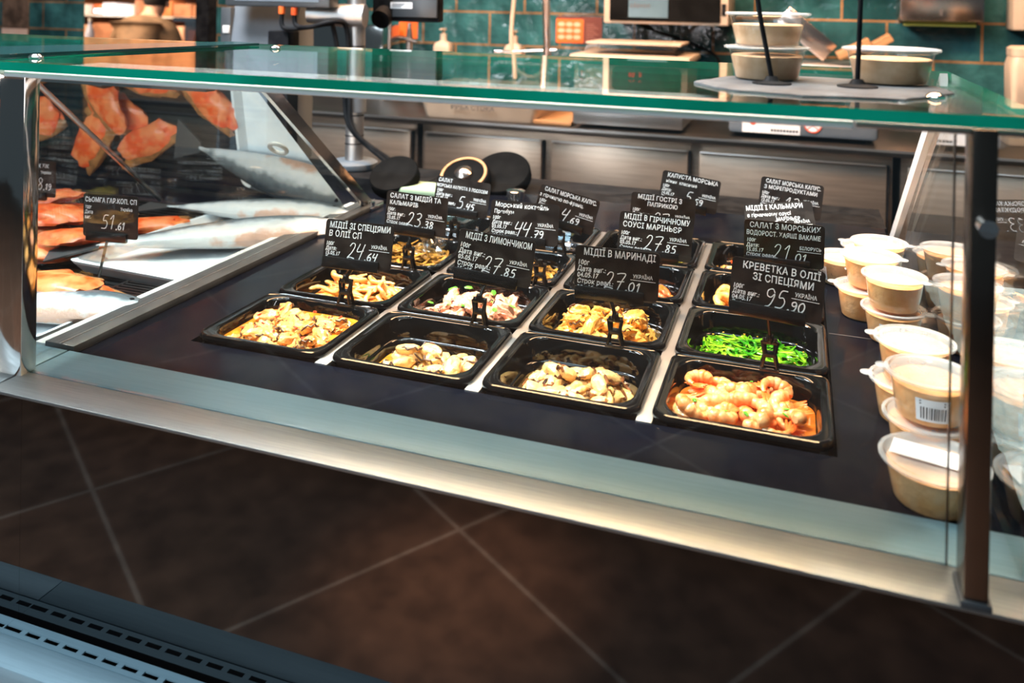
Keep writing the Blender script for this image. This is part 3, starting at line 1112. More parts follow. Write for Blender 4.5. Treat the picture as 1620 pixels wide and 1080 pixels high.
# pan 2, second row: pink seafood with herbs
k = (1, 1)
liquid(k, -.0290, M['oil_dark'], 'marinade', 'dark marinade below the pink seafood in the second row')
heap(k, make_mussels(M['mussel_pink'], 'frill', 3, .0150, .0095, .0072),
     [(-.0260, scatter(k, -.035, 6, 5, .97, .94)), (-.0160, scatter(k, -.026, 5, 4, .86, .82)), (-.0080, scatter(k, -.022, 4, 3, .7, .6))],
     'pink and white mussel with herbs in the second row pan', 'mussel', 'pink mussels in the second row', .7)
flecks(k, -.0030, scatter(k, -.022, 5, 3, .9, .9), M['herb'], 'herb_flake', 'green herb leaf on the pink mussels in the second row', 'herb', 'herb leaves on the pink mussels', (.006, .003, .0008))
# pan 3, second row: cream mussels
k = (2, 1)
liquid(k, -.0300, M['oil_dark'], 'mustard_marinade', 'dark marinade below the cream mussels in the second row')
heap(k, make_mussels(M['mussel_gold'], 'frill', 3, .0170, .0105, .0080, amp=.45),
     [(-.0270, scatter(k, -.037, 6, 5, .97, .94)), (-.0165, scatter(k, -.026, 5, 4, .86, .82)), (-.0070, scatter(k, -.022, 4, 3, .75, .6))],
     'golden cream mussel in the third pan of the second row', 'mussel', 'golden mussels in the second row', .8)
# pan 4, second row: wakame


def weeds(key, z, m, n, seed, wd, name, label, mound=.012, L=(.02, .05), fz=1.0, curl=.012):
    rg = random.Random(seed)
    hw, hd, r = basin(z)
    hw, hd = hw - .012, hd - .010
    bm = bmesh.new()
    for i in range(n):
        x, y = rg.uniform(-1, 1), rg.uniform(-1, 1)
        if x * x + y * y > 1.35:
            continue
        zz = mound * (1 - 0.5 * (x * x + y * y)) * rg.uniform(.2, 1.0) * fz
        a = rg.uniform(0, 6.28)
        l = rg.uniform(*L)
        d = Vector((math.cos(a), math.sin(a), 0))
        s = Vector((-d.y, d.x, 0))
        c0 = Vector((x * hw, y * hd, zz))
        pts = []
        for t in (-.5, -.17, .17, .5):
            p = c0 + d * l * t + s * rg.uniform(-curl, curl) + Vector((0, 0, rg.uniform(-.003, .006)))
            p.x = max(-hw - .006, min(hw + .006, p.x))
            p.y = max(-hd - .005, min(hd + .005, p.y))
            pts.append(p)
        pts = smoothpath(pts, 4)
        q = len(pts)
        tube(bm, pts, 1, 5, True, [wd * (.35 + .8 * math.sin(math.pi * (j + .7) / (q + .4))) for j in range(q)], .3)
    o = link(name, bm, m)
    o.location = PAN[key] + Vector((0, 0, z))
    return tag(o, label, 'seaweed salad', kind='stuff')


k = (3, 1)
liquid(k, -.0380, M['oil_green'], 'seaweed_marinade', 'dark green liquid around the bright green seaweed')
weeds(k, -.0375, M['wakame'], 420, 5, .0022, 'seaweed_salad', 'tangle of bright green seaweed shreds behind the shrimp pan', .024, L=(.015, .045), curl=.020)
flecks(k, -.018, scatter(k, -.022, 6, 5, 1.0, 1.0), M['oil'], 'sesame_seed', 'small yellow sesame seed on the green seaweed', 'sesame seed', 'sesame seeds on the seaweed', (.0016, .0011, .0007))
# third row
k = (0, 2)
liquid(k, -.0320, M['oil_dark'], 'marinade', 'brown liquid under the golden seaweed in the third row left')
weeds(k, -.0265, M['kelp'], 380, 8, .0030, 'seaweed_salad', 'golden brown seaweed heap beside the crumpled clear bag', .026, curl=.018)
bm = bmesh.new()
vs = blob(bm, .020, .016, .018, 7.7, .9, 2.2, 3)
for v in vs:
    v.co *= 1 + .25 * noise.noise(v.co * 160)
o = link('plastic_bag', bm, M['clearbox'])
o.location = PAN[k] + Vector((.030, .030, .004))
tag(o, 'crumpled clear plastic bag lying on the golden seaweed', 'plastic bag')
k = (1, 2)
liquid(k, -.0360, M['oil_dark'], 'marinade', 'brown liquid under the golden seaweed half hidden by cards')
weeds(k, -.0300, M['kelp'], 380, 9, .0030, 'seaweed_salad', 'golden brown seaweed heap half hidden behind the lemon mussel card', .028)
k = (2, 2)
liquid(k, -.0380, M['oil_red'], 'chilli_oil', 'red oil around the red spiced mussels in the third row')
heap(k, make_mussels(M['mussel_red'], 'frill', 3, .0160, .0095, .0080),
     [(-.0345, scatter(k, -.039, 6, 5, .97, .94)), (-.0240, scatter(k, -.028, 5, 4, .85, .8))],
     'red spiced mussel in the third row behind the marinated mussel card', 'mussel', 'red spiced mussels in the third row', .8)
k = (3, 2)
liquid(k, -.0380, M['oil_dark'], 'mustard_marinade', 'dark liquid under the golden squid rings')
heap(k, [ring(.4, .0145, .0050), ring(1.9, .0130, .0046), ring(3.3, .0155, .0050)],
     [(-.0340, scatter(k, -.039, 4, 4, .9, .9, .25)), (-.0230, scatter(k, -.028, 4, 3, .88, .8, .25)), (-.0140, [(-.046, .012), (-.042, -.024)])],
     'golden squid ring in the pan behind the green seaweed', 'squid ring', 'golden squid rings in the third row', .6)
# back row
k = (2, 3)
liquid(k, -.0340, M['oil_green'], 'seaweed_marinade', 'olive liquid in the back row pan of olive seaweed')
weeds(k, -.0330, M['kelp_green'], 280, 10, .0030, 'seaweed_salad', 'olive green seaweed heap in the back row pan', .022)
k = (3, 3)
liquid(k, -.0380, M['oil_dark'], 'marinade', 'dark liquid under the mixed mussels in the back row')
heap(k, make_mussels(M['mussel'], 'frill', 2, .0160, .0100, .0072),
     [(-.0345, scatter(k, -.039, 6, 5, .97, .94)), (-.0250, scatter(k, -.028, 5, 4, .85, .8))],
     'cream mussel in the rightmost pan of the back row', 'mussel', 'mixed mussels in the back row', .7)
flecks(k, -.0160, scatter(k, -.024, 3, 3, .9, .9), M['chilli'], 'pepper_piece', 'red pepper piece on the mussels in the back row', 'pepper piece', 'red pepper pieces in the back row', (.006, .005, .003))


# clear boxes standing in two back row pans
def clear_box(loc, rz, label):
    o = thing('plastic_box', label, 'plastic box', loc, (0, 0, rz), 'clear plastic boxes in the back row')
    bm = bmesh.new()
    loft(bm, [[(x, y, z) for x, y in rrect(a, b, .012, 5)] for a, b, z in ((.046, .034, 0), (.048, .036, .002), (.055, .043, .034), (.058, .046, .034), (.058, .046, .036))], True, False)
    link('box_body', bm, M['clearbox'], o, world=False)
    bm = bmesh.new()
    loft(bm, [[(x, y, z) for x, y in rrect(a, b, .012, 5)] for a, b, z in ((.0585, .0465, .034), (.0585, .0465, .039), (.050, .038, .040), (.047, .035, .036))], False, True)
    link('box_lid', bm, M['clearbox'], o, world=False)
    return o


for kk, dz, rz, lab in (((0, 3), -.060, .05, 'lower clear plastic box in the back row pan under the squid salad card'), ((0, 3), -.019, -.1, 'upper clear plastic box in the leftmost back row pan'),
                        ((1, 3), -.060, -.06, 'lower clear plastic box behind the seafood cocktail card'), ((1, 3), -.019, .12, 'upper clear plastic box beside the mustard seaweed card')):
    clear_box(PAN[kk] + Vector((0, 0, dz)), rz, lab)

# ------------------------------------------------------------------ price cards
CW, CH = .102, .0595


def price_card(label, cx, cy, cz, yaw, tilt, roll, title, small, price, country='УКРАЇНА', clipx=None, title_size=.0115, rim_y=None, price_x=.000, base_z=.0, csize=.0067, cy_off=0.0):
    """chalk price card held by a clothes-peg clip on the rear rim of a pan"""
    bx = clipx if clipx is not None else cx - .008
    by_ = rim_y
    root = thing('price_card', label, 'price card', (bx, by_, base_z), (0, 0, 0), 'chalk price cards in the salad counter')
    Rm = Matrix.Rotation(yaw, 4, 'Z') @ Matrix.Rotation(tilt, 4, 'X') @ Matrix.Rotation(roll, 4, 'Y')
    Tm = Matrix.Translation(Vector((cx - bx, cy - by_, cz - base_z))) @ Rm
    # card
    bm = bmesh.new()
    l = rrect(CW / 2, CH / 2, .005, 4)
    loft(bm, [[(x, .0004, z) for x, z in reversed(l)], [(x, -.0004, z) for x, z in reversed(l)]], True, True)
    bm.transform(Tm)
    card = link('card', bm, M['card'], root, world=False, smooth=False)
    # writing
    bm = bmesh.new()
    z = CH / 2 - title_size * 0.98
    yy = -.0007
    for ln in title:
        s, dx, sc = (ln if isinstance(ln, tuple) else (ln, 0.0, 1.0))
        ts = title_size * sc
        wd_probe = text_geo(bm, s, -CW / 2 + .006 + dx, z, ts, .84, .016, .075, .02, yy, maxw=CW - .011 - dx)
        z -= ts * 1.02
    z -= .0005
    sz = csize if len(title) > 1 else .0078
    for ln in small:
        text_geo(bm, ln, -CW / 2 + .003, z, sz * 1.08, .84, .020, .10, .12, yy)
        z -= sz * .98
    a, b = price
    px = strokes(bm, a, -.014 + price_x, -.0195 + cy_off, .0205, .0012, yy, .2)
    strokes(bm, '.' + b, px + .001, -.0200 + cy_off, .0105, .0014, yy, .15, .72, 1.0)
    if country:
        text_geo(bm, country, .020 + price_x * .3, -.0035 + cy_off, .0063, .80, .016, .06, 0, yy)
        for dz in (0.0,):
            vs = [bm.verts.new((x, yy, zz)) for x, zz in ((.017, -.0062 + cy_off), (.047, -.0066 + cy_off), (.047, -.0060 + cy_off), (.017, -.0055 + cy_off))]
            bm.faces.new(vs)
    bm.transform(Tm)
    link('writing', bm, M['chalk'], card, world=False, smooth=False, label='white hand lettering')
    # holder bar gripping the lower edge
    bm = bmesh.new()
    box(bm, -.050, .034, -.0042, -.0010, -.0345, -.0195, bev=.0008)
    box(bm, -.050, .034, .0008, .0028, -.0345, -.0260, bev=.0006)
    for hx in (-.026, .008):
        box(bm, hx - .004, hx + .004, -.0050, -.0040, -.0300, -.0285)
    bm.transform(Tm)
    link('card_holder', bm, M['clip'], root, world=False)
    # stem
    top = Tm @ Vector((-.006, .0, -.0335))
    bm = bmesh.new()
    tube(bm, smoothpath([(0, 0, .034), (top.x * .4, top.y * .4, .034 + (top.z - .034) * .5), top], 5), .0024, 10)
    lathe(bm, [(.0042, .031), (.0046, .035), (.0040, .040)], 14)
    link('stem', bm, M['clip'], root, world=False)
    # clothes-peg clip: two splayed jaws and a cross bar
    bm = bmesh.new()
    for s in (-1, 1):
        a0, a1, a2 = Vector((s * .010, -.004, -.003)), Vector((s * .0055, -.003, .018)), Vector((s * .0085, -.001, .033))
        for p, q in ((a0, a1), (a1, a2)):
            tube(bm, [p, q], .0022, 8)
        for p, q in ((Vector((s * .010, .008, -.004)), Vector((s * .0055, .004, .018))), (Vector((s * .0055, .004, .018)), Vector((s * .006, .006, .032)))):
            tube(bm, [p, q], .0022, 8)
    box(bm, -.011, .011, -.0065, -.0035, -.005, .003, bev=.0006)
    box(bm, -.011, .011, .0065, .0095, -.010, .002, bev=.0006)
    box(bm, -.0075, .0075, -.005, .006, .0155, .0205, bev=.0008)
    box(bm, -.0085, .0085, -.0035, .0065, .0300, .0345, bev=.0008)
    for i in range(4):
        tube(bm, [(-.006 + i * .004, -.004, .0345), (-.006 + i * .004, -.004, .0375)], .0010, 6)
    link('clip', bm, M['clip'], root, world=False)
    return root


R1, R2, R3, R4 = .157, .3245, .4918, .659
SM = ['100г', 'Дата виг.:', '05.05.17', 'Строк реал.:', '15 діб']
price_card('black price card reading 24.64 clipped to the leftmost front pan', .134, .165, .082, .043, -.163, .008, ['МІДІЇ ЗІ СПЕЦІЯМИ', 'В ОЛІЇ СП'], ['100г', 'Дата:', '15.05.17', 'Строк реал.:', '5 діб'], ('24', '64'), clipx=.1204, rim_y=R1, title_size=.0112)
price_card('brown-black price card reading 27.85 with one title line about lemon mussels', .329, .172, .084, .16, -.10, .115, [('МІДІЇ З ЛИМОНЧИКОМ', .003, 1.0)], SM, ('27', '85'), clipx=.3148, rim_y=R1, title_size=.0112)
price_card('black price card reading 27.01 clipped to the third front pan', .492, .157, .089, .109, .028, .026, [('МІДІЇ В МАРИНАДІ', .004, 1.05)], ['100г', 'Дата виг.:', '04.05.17', 'Строк реал.:', '30 діб'], ('27', '01'), clipx=.4915, rim_y=R1, title_size=.0112)
price_card('black price card reading 95.90 clipped to the shrimp pan', .677, .155, .093, .01, -.059, .067, [('КРЕВЕТКА В ОЛІЇ', .006, 1.0), ('ЗІ СПЕЦІЯМИ', .018, 1.0)], ['100г', 'Дата виг.:', '04.05.17', 'Строк реал.:', '15 діб'], ('95', '90'), clipx=.6712, rim_y=R1, title_size=.0112, price_x=.002)
price_card('black price card reading 23.38 behind the 24.64 card', .141, .333, .085, .057, -.054, .045, ['САЛАТ З МІДІЙ ТА', ('КАЛЬМАРІВ', 0, .9)], ['100г.', 'Дата виг.:', '10.05.17', 'Строк реал.:', '5 діб'], ('23', '38'), clipx=.1334, rim_y=R2, title_size=.0100)
price_card('black price card reading 44.79 in the second row', .318, .329, .090, .164, -.156, .034, ['Морський коктейль', ('Преміум', -.001, .85)], ['100г', 'Дата виг.:', '03.05.17', 'Строк реал.:', '15 діб'], ('44', '79'), clipx=.345, rim_y=R2, title_size=.0095)
price_card('black price card reading 27.85 with a mustard sauce title in two lines', .511, .328, .091, .17, -.093, .068, [('МІДІЇ В ГІРЧИЧНОМУ', 0, 1.0), ('СОУСІ МАРІНЬЄР', -.001, 1.0)], ['100г', 'Дата виг.:', '05.05.17', 'Строк реал.:'], ('27', '85'), rim_y=R2, title_size=.0104)
price_card('black price card reading 21.01 behind the shrimp card', .682, .326, .100, .023, .10, .001, [('САЛАТ З МОРСЬКИХ', .001, 1.0), ('ВОДОРОСТ. ХАЯШІ ВАКАМЕ', -.003, .86)], ['100г', 'Дата:', '15.05.17', 'Строк реал.:', '7 діб'], ('21', '01'), 'БІЛОРУСЬ', rim_y=R2, title_size=.0104, cy_off=-.002)
price_card('black price card reading 5.45 in the third row under the drum', .148, .502, .075, .0, -.174, .062, [('САЛАТ', -.002, .95), ('МОРСЬКА КАПУСТА З ЛОСОСЕМ', -.004, .80)], ['100г', 'Дата виг.:', '11.05.17', 'Строк реал.:'], ('5', '45'), rim_y=R3, title_size=.0092, price_x=.008)
price_card('strongly tilted black price card reading 4.69', .336, .501, .072, .13, .0, .235, [('САЛАТ МОРСЬКА КАПУС.', .002, 1.0), ('з гірчицею по-франц.', -.004, .85)], ['100г', 'Дата виг.:', '12.05.17'], ('4', '69'), rim_y=R3, title_size=.0098, price_x=.008)
price_card('black price card titled hot mussels with paprika behind the mustard sauce card', .495, .498, .081, .168, .0, .078, [('МІДІЇ ГОСТРІ З', .004, 1.0), ('ПАПРИКОЮ', .020, .92)], ['100г', 'Дата виг.:', '05.05.17'], ('27', '85'), rim_y=R3, title_size=.0100)
price_card('brightly lit card about mussels and squid leaning askew behind the 21.01 card', .674, .500, .086, .078, -.50, -.14, [('МІДІЇ І КАЛЬМАРИ', -.003, 1.0), ('в гірчичному соусі', -.002, .80), ('МАРІНЬЄР', .040, .75)], ['100г', 'Дата виг.:'], ('36', '15'), rim_y=R3, title_size=.0100)
price_card('greyish price card reading 5.59 topmost in the back row', .518, .658, .084, .152, -.057, .15, [('КАПУСТА МОРСЬКА', .003, 1.0), ('ніжин  класична', .002, .78)], ['100г', 'Дата:', '14.05.17', 'Строк реал.:'], ('5', '59'), rim_y=R4, title_size=.0100, price_x=.008)
price_card('black price card reading 13 at the right end of the back row', .688, .658, .089, .032, -.031, .091, [('САЛАТ МОРСЬКА КАПУС.', .002, .98), ('З МОРЕПРОДУКТАМИ', 0, .92)], ['100г', 'Дата виг.:', '12.05.17', 'Строк реал.:', '30 діб'], ('13', ''), rim_y=R4, title_size=.0098, price_x=.004)

# ------------------------------------------------------------------ tubs
def tub_parts(root, r, h, fill, fill_h, sticker=None, tab=200, oval=1.0):
    """clear tapered cup, filling, frosted lid with a tab"""
    rb = r * .76
    bm = bmesh.new()
    lathe(bm, [(rb * .97, .0003), (rb, .0012), (r * .90, h * .86), (r * .965, h * .90), (r * .97, h * .97)], 36, cap0=True, cap1=False)
    link('cup', bm, M['cup'], root, world=False)
    bm = bmesh.new()
    rt = rb + (r * .90 - rb) * (fill_h / .86)
    lathe(bm, [(rb * .95, .0014), (rb * .975, .0028), (rt * .975, h * fill_h - .001), (rt * .93, h * fill_h)], 36)
    link('filling', bm, fill, root, world=False)
    bm = bmesh.new()
    lathe(bm, [(r * .985, h * .92), (r * 1.03, h * .935), (r * 1.035, h * .985), (r * 1.0, h), (r * .94, h * 1.005), (r * .90, h * .97), (r * .84, h * .965), (r * .4, h * .968), (0.0004, h * .970)], 40, cap0=False, cap1=True)
    if tab is not None:
        a = math.radians(tab)
        c = Vector((math.cos(a), math.sin(a), 0))
        lathe(bm, [(.0065, h * .945), (.0070, h * .955), (.0070, h * .975), (.0062, h * .985)], 14, c.x * r * 1.06, c.y * r * 1.06)
    link('lid', bm, M['lid'], root, world=False)
    if sticker is not None:
        a0, wd = sticker
        bm = bmesh.new()
        inkb = bmesh.new()
        n = 8

        def sp(t, z, off):
            a = math.radians(a0 + wd * (t - .5))
            rr = rb + (r * .90 - rb) * (z / (h * .86)) + off
            return Vector((rr * math.cos(a), rr * math.sin(a), z))
        z0, z1 = h * .16, h * .66
        g = [[bm.verts.new(sp(i / n, z, .0005)) for i in range(n + 1)] for z in (z0, z1)]
        for i in range(n):
            bm.faces.new((g[0][i], g[0][i + 1], g[1][i + 1], g[1][i]))
        rg = random.Random(5)
        t = .14
        while t < .86:
            q = rg.uniform(.018, .045)
            vs = [inkb.verts.new(sp(*a, .0009)) for a in ((t, z0 + (z1 - z0) * .12), (t + q, z0 + (z1 - z0) * .12), (t + q, z0 + (z1 - z0) * .66), (t, z0 + (z1 - z0) * .66))]
            inkb.faces.new(vs)
            t += q + rg.uniform(.02, .05)
        for zz in (.76, .88):
            vs = [inkb.verts.new(sp(*a, .0009)) for a in ((.12, z0 + (z1 - z0) * zz), (.85, z0 + (z1 - z0) * zz), (.85, z0 + (z1 - z0) * (zz + .06)), (.12, z0 + (z1 - z0) * (zz + .06)))]
            inkb.faces.new(vs)
        lb = link('label', bm, M['label'], root, world=False, label='white bar code sticker')
        link('bar_code', inkb, M['ink'], lb, world=False, smooth=False)


def tub(x, y, z, label, r=.038, h=.042, fill='pate', fh=.84, sticker=None, tab=200, group='paste tubs on the counter deck', rz=0.0):
    o = thing('plastic_tub', label, 'plastic tub', (x, y, z), (0, 0, rz), group)
    tub_parts(o, r, h, M[fill], fh, sticker, tab)
    return o


DZ = -.006
H1 = .0425
tub(.8165, .322, DZ, 'lower tub with bar code sticker in the front stack of the rear tub group', sticker=(262, 52), tab=345)
tub(.8165, .319, DZ + H1, 'upper tub of the front stack in the rear tub group', fill='pate', tab=330, fh=.80)
tub(.787, .398, DZ, 'lower tub of the left stack in the rear tub group', tab=170)
tub(.795, .400, DZ + H1, 'tall stack tub just left of and behind the front stack', tab=350)
tub(.812, .478, DZ, 'hidden lower tub of the rearmost double stack', tab=190)
tub(.812, .476, DZ + H1, 'topmost tub of the rearmost double stack by the glass', tab=350)
tub(.7655, .536, DZ, 'single tub of herb-flecked paste at the rear left of the tub group', fill='pate_herb', tab=190, sticker=(205, 40))
tub(.805, .610, DZ, 'single tub furthest back, only its flat lid seen', tab=150)
tub(.8105, .103, DZ, 'lower tub of the rear stack in the front tub group', tab=175)
tub(.8140, .101, DZ + H1, 'upper tub of the rear stack in the front tub group', tab=172, fh=.86)
tub(.8165, .024, DZ, 'lower tub of the front stack in the front tub group', tab=320, sticker=(275, 50))
tub(.8180, .022, DZ + H1, 'upper tub with bar code sticker in the front stack of the front tub group', tab=178, sticker=(268, 52), fh=.80)
big = tub(.8130, -.047, DZ, 'wide tub with white paper label on its lid nearest the front ledge', r=.0430, h=.037, tab=None, group=None)
bm = bmesh.new()
box(bm, -.034, .034, -.013, .015, .0376, .0380, mtx=Matrix.Rotation(math.radians(-14), 4, 'Z'))
lb = link('label', bm, M['label'], big, world=False, smooth=False, label='white paper label')

# things standing on the glass top
GT = GZ + .009
bm = bmesh.new()
rg = random.Random(3)
out = []
for (x, y) in ((.606, -.060), (.640, -.112), (.700, -.128), (.775, -.120), (.822, -.050), (.815, -.002), (.770, .040), (.690, .045), (.630, .012)):
    out.append((x, y))
fine = []
for i in range(len(out)):
    a, b = Vector(out[i]), Vector(out[(i + 1) % len(out)])
    for k in range(6):
        p = a.lerp(b, k / 6)
        fine.append((p.x + rg.uniform(-.002, .002), p.y + rg.uniform(-.002, .002)))
loft(bm, [[(x, y, 0) for x, y in fine], [(x * .998 + .0014 + rg.uniform(-.001, .001), y + rg.uniform(-.001, .001), .0016) for x, y in fine], [(.714 + (x - .714) * .975, -.035 + (y + .035) * .96, .003) for x, y in fine]], True, True)
bm.transform(Matrix.Translation((-.714, .035, 0)))
o = link('slate_board', bm, M['slate'])
o.location = (.714, -.035, GT)
tag(o, 'rough-edged grey slate board lying on the glass top under brown tubs', 'serving board')
SZ = GT + .003
tub(.667, -.008, SZ, 'lower brown tub of the stack of two on the glass top', r=.0385, h=.0315, fill='pate_pale', tab=None, fh=.74, group='brown tubs on the glass top')
tub(.667, -.006, SZ + .0320, 'upper brown tub of the stack of two on the glass top', r=.0385, h=.0315, fill='pate_pale', tab=None, fh=.66, group='brown tubs on the glass top')
tub(.777, .006, SZ, 'single brown tub on the glass top at the right end of the slate', r=.0415, h=.0330, fill='pate_pale', tab=None, fh=.72, group='brown tubs on the glass top')
for (px, py, tx, lab) in ((.6735, -.058, -.022, 'slanting thin black card stem in front of the stacked brown tubs'), (.7455, -.050, .002, 'upright thin black card stem in front of the single brown tub')):
    o = thing('card_stand', lab, 'card stand', (px, py, SZ), group='thin black stems on the slate')
    bm = bmesh.new()
    lathe(bm, [(.017, 0), (.017, .0012), (.007, .003), (.0045, .007)], 24)
    link('base', bm, M['black'], o, world=False)
    bm = bmesh.new()
    tube(bm, [(0, 0, .005), (tx * .5, 0, .06), (tx, 0, .13)], .0022, 10)
    link('stem', bm, M['black'], o, world=False)
    bm = bmesh.new()
    box(bm, tx - .030, tx + .030, -.0015, .0015, .128, .140, bev=.0006)
    link('card_holder', bm, M['black'], o, world=False)

# ------------------------------------------------------------------ fish counter on the left
FXL, FXR = -1.25, -.128
fc = thing('fish_counter', 'fish counter left of the salads with smoked salmon and whole fish under glass', 'display counter', (-.65, .2, FZ))


def fpart(name, m, *d, bev=0.0, parent=None, label=None):
    return B(name, m, parent or fc, *d, bev=bev, label=label)


fpart('deck', M['deck'], FXL, -.146, -.085, .90, -.060, -.040)
bm = bmesh.new()
y = -.07
while y < .62:
    box(bm, FXL, -.165, y, y + .010, -.040, -.034)
    y += .018
link('deck_slats', bm, M['black'], fc, smooth=False)
fpart('front_ledge', M['cool_lit_ledge'], FXL, -.1075, -.1444, -.0858, -.016, -.001, bev=.0012)
fpart('ledge_nosing', M['steel_rail'], FXL, -.1075, -.1905, -.1452, -.0045, -.001, bev=.0012)
fpart('front_panel', M['black_panel'], FXL, XL - .0026, -.147, -.137, -.295, -.0048)
fpart('case_body', M['black'], FXL, -.1075, -.136, .92, FZ + .10, -.094)
air_grille(FXL, XL - .0026, fc)
fpart('bumper', M['bumper'], FXL, XL - .0026, -.207, -.1720, LZ - .030, LZ + .001, bev=.002)
fpart('bumper_body', M['black'], FXL, -.1075, -.200, -.150, LZ - .12, LZ - .030)
pane('glass_top', M['top_glass'], (FXL, XL - .002, -.19, .24, GZ, GZ + .009), (0, 1), fc)
pane('front_glass', M['clear'], (FXL, -.138, -.147, -.142, 0.0, GZ - .002), (), fc)
fpart('lamp_bar', M['alu'], FXL, -.115, -.186, -.150, GZ - .0070, GZ - .0008, bev=.0012)
fpart('lamp', M['led'], FXL, -.16, -.172, -.156, GZ - .0084, GZ - .0071)
fpart('roof_beam', M['dark_grey'], FXL, -.135, .185, .205, GZ - .062, GZ - .002)
# dark-edged glass shelf lying over the left part of the top
a, b = on(410, 72, GT + .0005), on(0, 91, GT + .0005)
bm = bmesh.new()
d = (b - a).normalized()
s = Vector((-d.y, d.x, 0))
if s.y < 0:
    s = -s
q = [a, b, b + s * .16, a + s * .06]
loft(bm, [[p for p in q], [p + Vector((0, 0, .0035)) for p in q]], True, True)
bmesh.ops.recalc_face_normals(bm, faces=bm.faces)
link('upper_shelf', bm, mat('dark_teal_glass', (.012, .045, .05), .08, col2=(.015, .05, .055)), fc, smooth=False)
# leaning sliding door of reflective glass
yb_, zb_, yt_, zt_ = .645, -.034, .232, GZ - .004
dv = Vector((0, yt_ - yb_, zt_ - zb_)).normalized()
nrm = Vector((0, -dv.z, dv.y))
bm = bmesh.new()
p0, p1 = Vector((FXL, yb_, zb_)), Vector((-.135, yb_, zb_))
t0, t1 = Vector((FXL, yt_, zt_)), Vector((-.135, yt_, zt_))
bm.faces.new([bm.verts.new(p) for p in (p0, p1, t1, t0)])
door = link('sliding_door', bm, M['mirror_glass'], fc, smooth=False)
# finger ring where pixel (440, 235) meets the door
rd = _ray(440, 235)
tt = (p0 - CP).dot(nrm) / rd.dot(nrm)
hc = CP + rd * tt
bm = bmesh.new()
ex = Vector((1, 0, 0))
lp = []
for i in range(28):
    a = 2 * math.pi * i / 28
    c = ex * math.cos(a) + dv * math.sin(a)
    lp.append([hc + c * (.016 + .004 * math.cos(2 * math.pi * k / 8)) + nrm * (.004 * math.sin(2 * math.pi * k / 8)) for k in range(8)])
lp.append(lp[0])
loft(bm, lp)
bmesh.ops.remove_doubles(bm, verts=bm.verts, dist=1e-6)
link('finger_ring', bm, M['white'], door)
bm = bmesh.new()
tube(bm, [Vector((-.62, yb_ - .002, zb_)) + dv * .0, Vector((-.62, yb_ - .002, zb_)) + dv * .52], .004, 8)
link('door_edge', bm, M['steel'], door)


def foam_tray(cx, cy, hw, hd, rz, label):
    bm = bmesh.new()
    lo = [(hw, hd, .014, .0), (hw * 1.06, hd * 1.06, .018, .022), (hw * 1.10, hd * 1.10, .020, .022), (hw * 1.10, hd * 1.10, .020, .019)]
    loft(bm, [[(x, y, z) for x, y in rrect(a, b, r, 5)] for a, b, r, z in ((hw * 1.09, hd * 1.09, .02, .018), (hw * 1.10, hd * 1.10, .020, .022), (hw * 1.05, hd * 1.05, .018, .022), (hw * .98, hd * .98, .014, .004))], False, True)
    loft(bm, [[(x, y, z) for x, y in reversed(rrect(a, b, r, 5))] for a, b, r, z in ((hw * 1.09, hd * 1.09, .02, .018), (hw, hd, .014, 0.0))], False, True)
    o = link('foam_tray', bm, M['foam'])
    o.location = (cx, cy, -.034)
    o.rotation_euler = (0, 0, rz)
    return tag(o, label, 'tray', 'white foam trays in the fish counter')


foam_tray(-.278, .385, .112, .178, -.06, 'white foam tray under the whole silver fish')
foam_tray(-.315, .020, .110, .075, .0, 'white foam tray nearest the front of the fish counter')


def whole_fish(L, hgt, wd, m):
    bm = bmesh.new()
    n = 22
    loops = []
    for i in range(n):
        t = i / (n - 1)
        k = math.sin(math.pi * min(1, t * 1.02 + .02) ** .75) ** .8 * (1 - .25 * t) + .10
        if t > .86:
            k *= 1 - (t - .86) * 1.5
        x = -L / 2 + L * .88 * t
        loops.append([(x, hgt * k * math.cos(2 * math.pi * q / 16) + .010 * math.sin(t * 3), wd * k * math.sin(2 * math.pi * q / 16) + wd * .75) for q in range(16)])
    loft(bm, loops, True, True)
    o = link('silver_fish', bm, m)
    bm = bmesh.new()
    x0 = L * .37
    loft(bm, [[(x0, y, wd * .7 + z) for y, z in ((-hgt * .22, -.002), (hgt * .22, -.002), (hgt * .22, .002), (-hgt * .22, .002))],
              [(x0 + L * .16, y, wd * .5 + z) for y, z in ((-hgt * .95, -.001), (hgt * 1.0, -.001), (hgt * 1.0, .001), (-hgt * .95, .001))]], True, True)
    link('tail_fin', bm, M['dark_grey'], o, world=False, smooth=False, label='grey tail fin')
    bm = bmesh.new()
    loft(bm, [[(x, hgt * 1.0 + y, wd * .8 + z) for x, z in ((-L * .06, -.001), (L * .06, -.001), (L * .06, .001), (-L * .06, .001))] for y in (-.012, .004)], True, True)
    link('back_fin', bm, M['dark_grey'], o, world=False, smooth=False)
    bm = bmesh.new()
    lathe(bm, [(.006, wd * 1.35), (.005, wd * 1.35 + .003)], 12, -L * .42, hgt * .15)
    link('eye', bm, M['black'], o, world=False)
    return o


f1 = whole_fish(.47, .052, .024, M['fish_belly'])
f1.location = (-.262, .360, -.020)
f1.rotation_euler = (0, 0, math.radians(219))
f1.scale = (1, -1, 1)
tag(f1, 'whole silver fish with dark back lying on a foam tray in the fish counter', 'fish')
f2 = dup(f1, (-.300, .010, -.022), (0, 0, math.radians(195)), 'whole grey fish lying on the foam tray nearest the front ledge', None, (.8, -.8, .8))


f3 = dup(f1, (-.325, .540, -.020), (0, 0, math.radians(192)), 'whole silver fish lying at the rear end of the foam tray before the reflective door', None, (.9, -.9, .9))


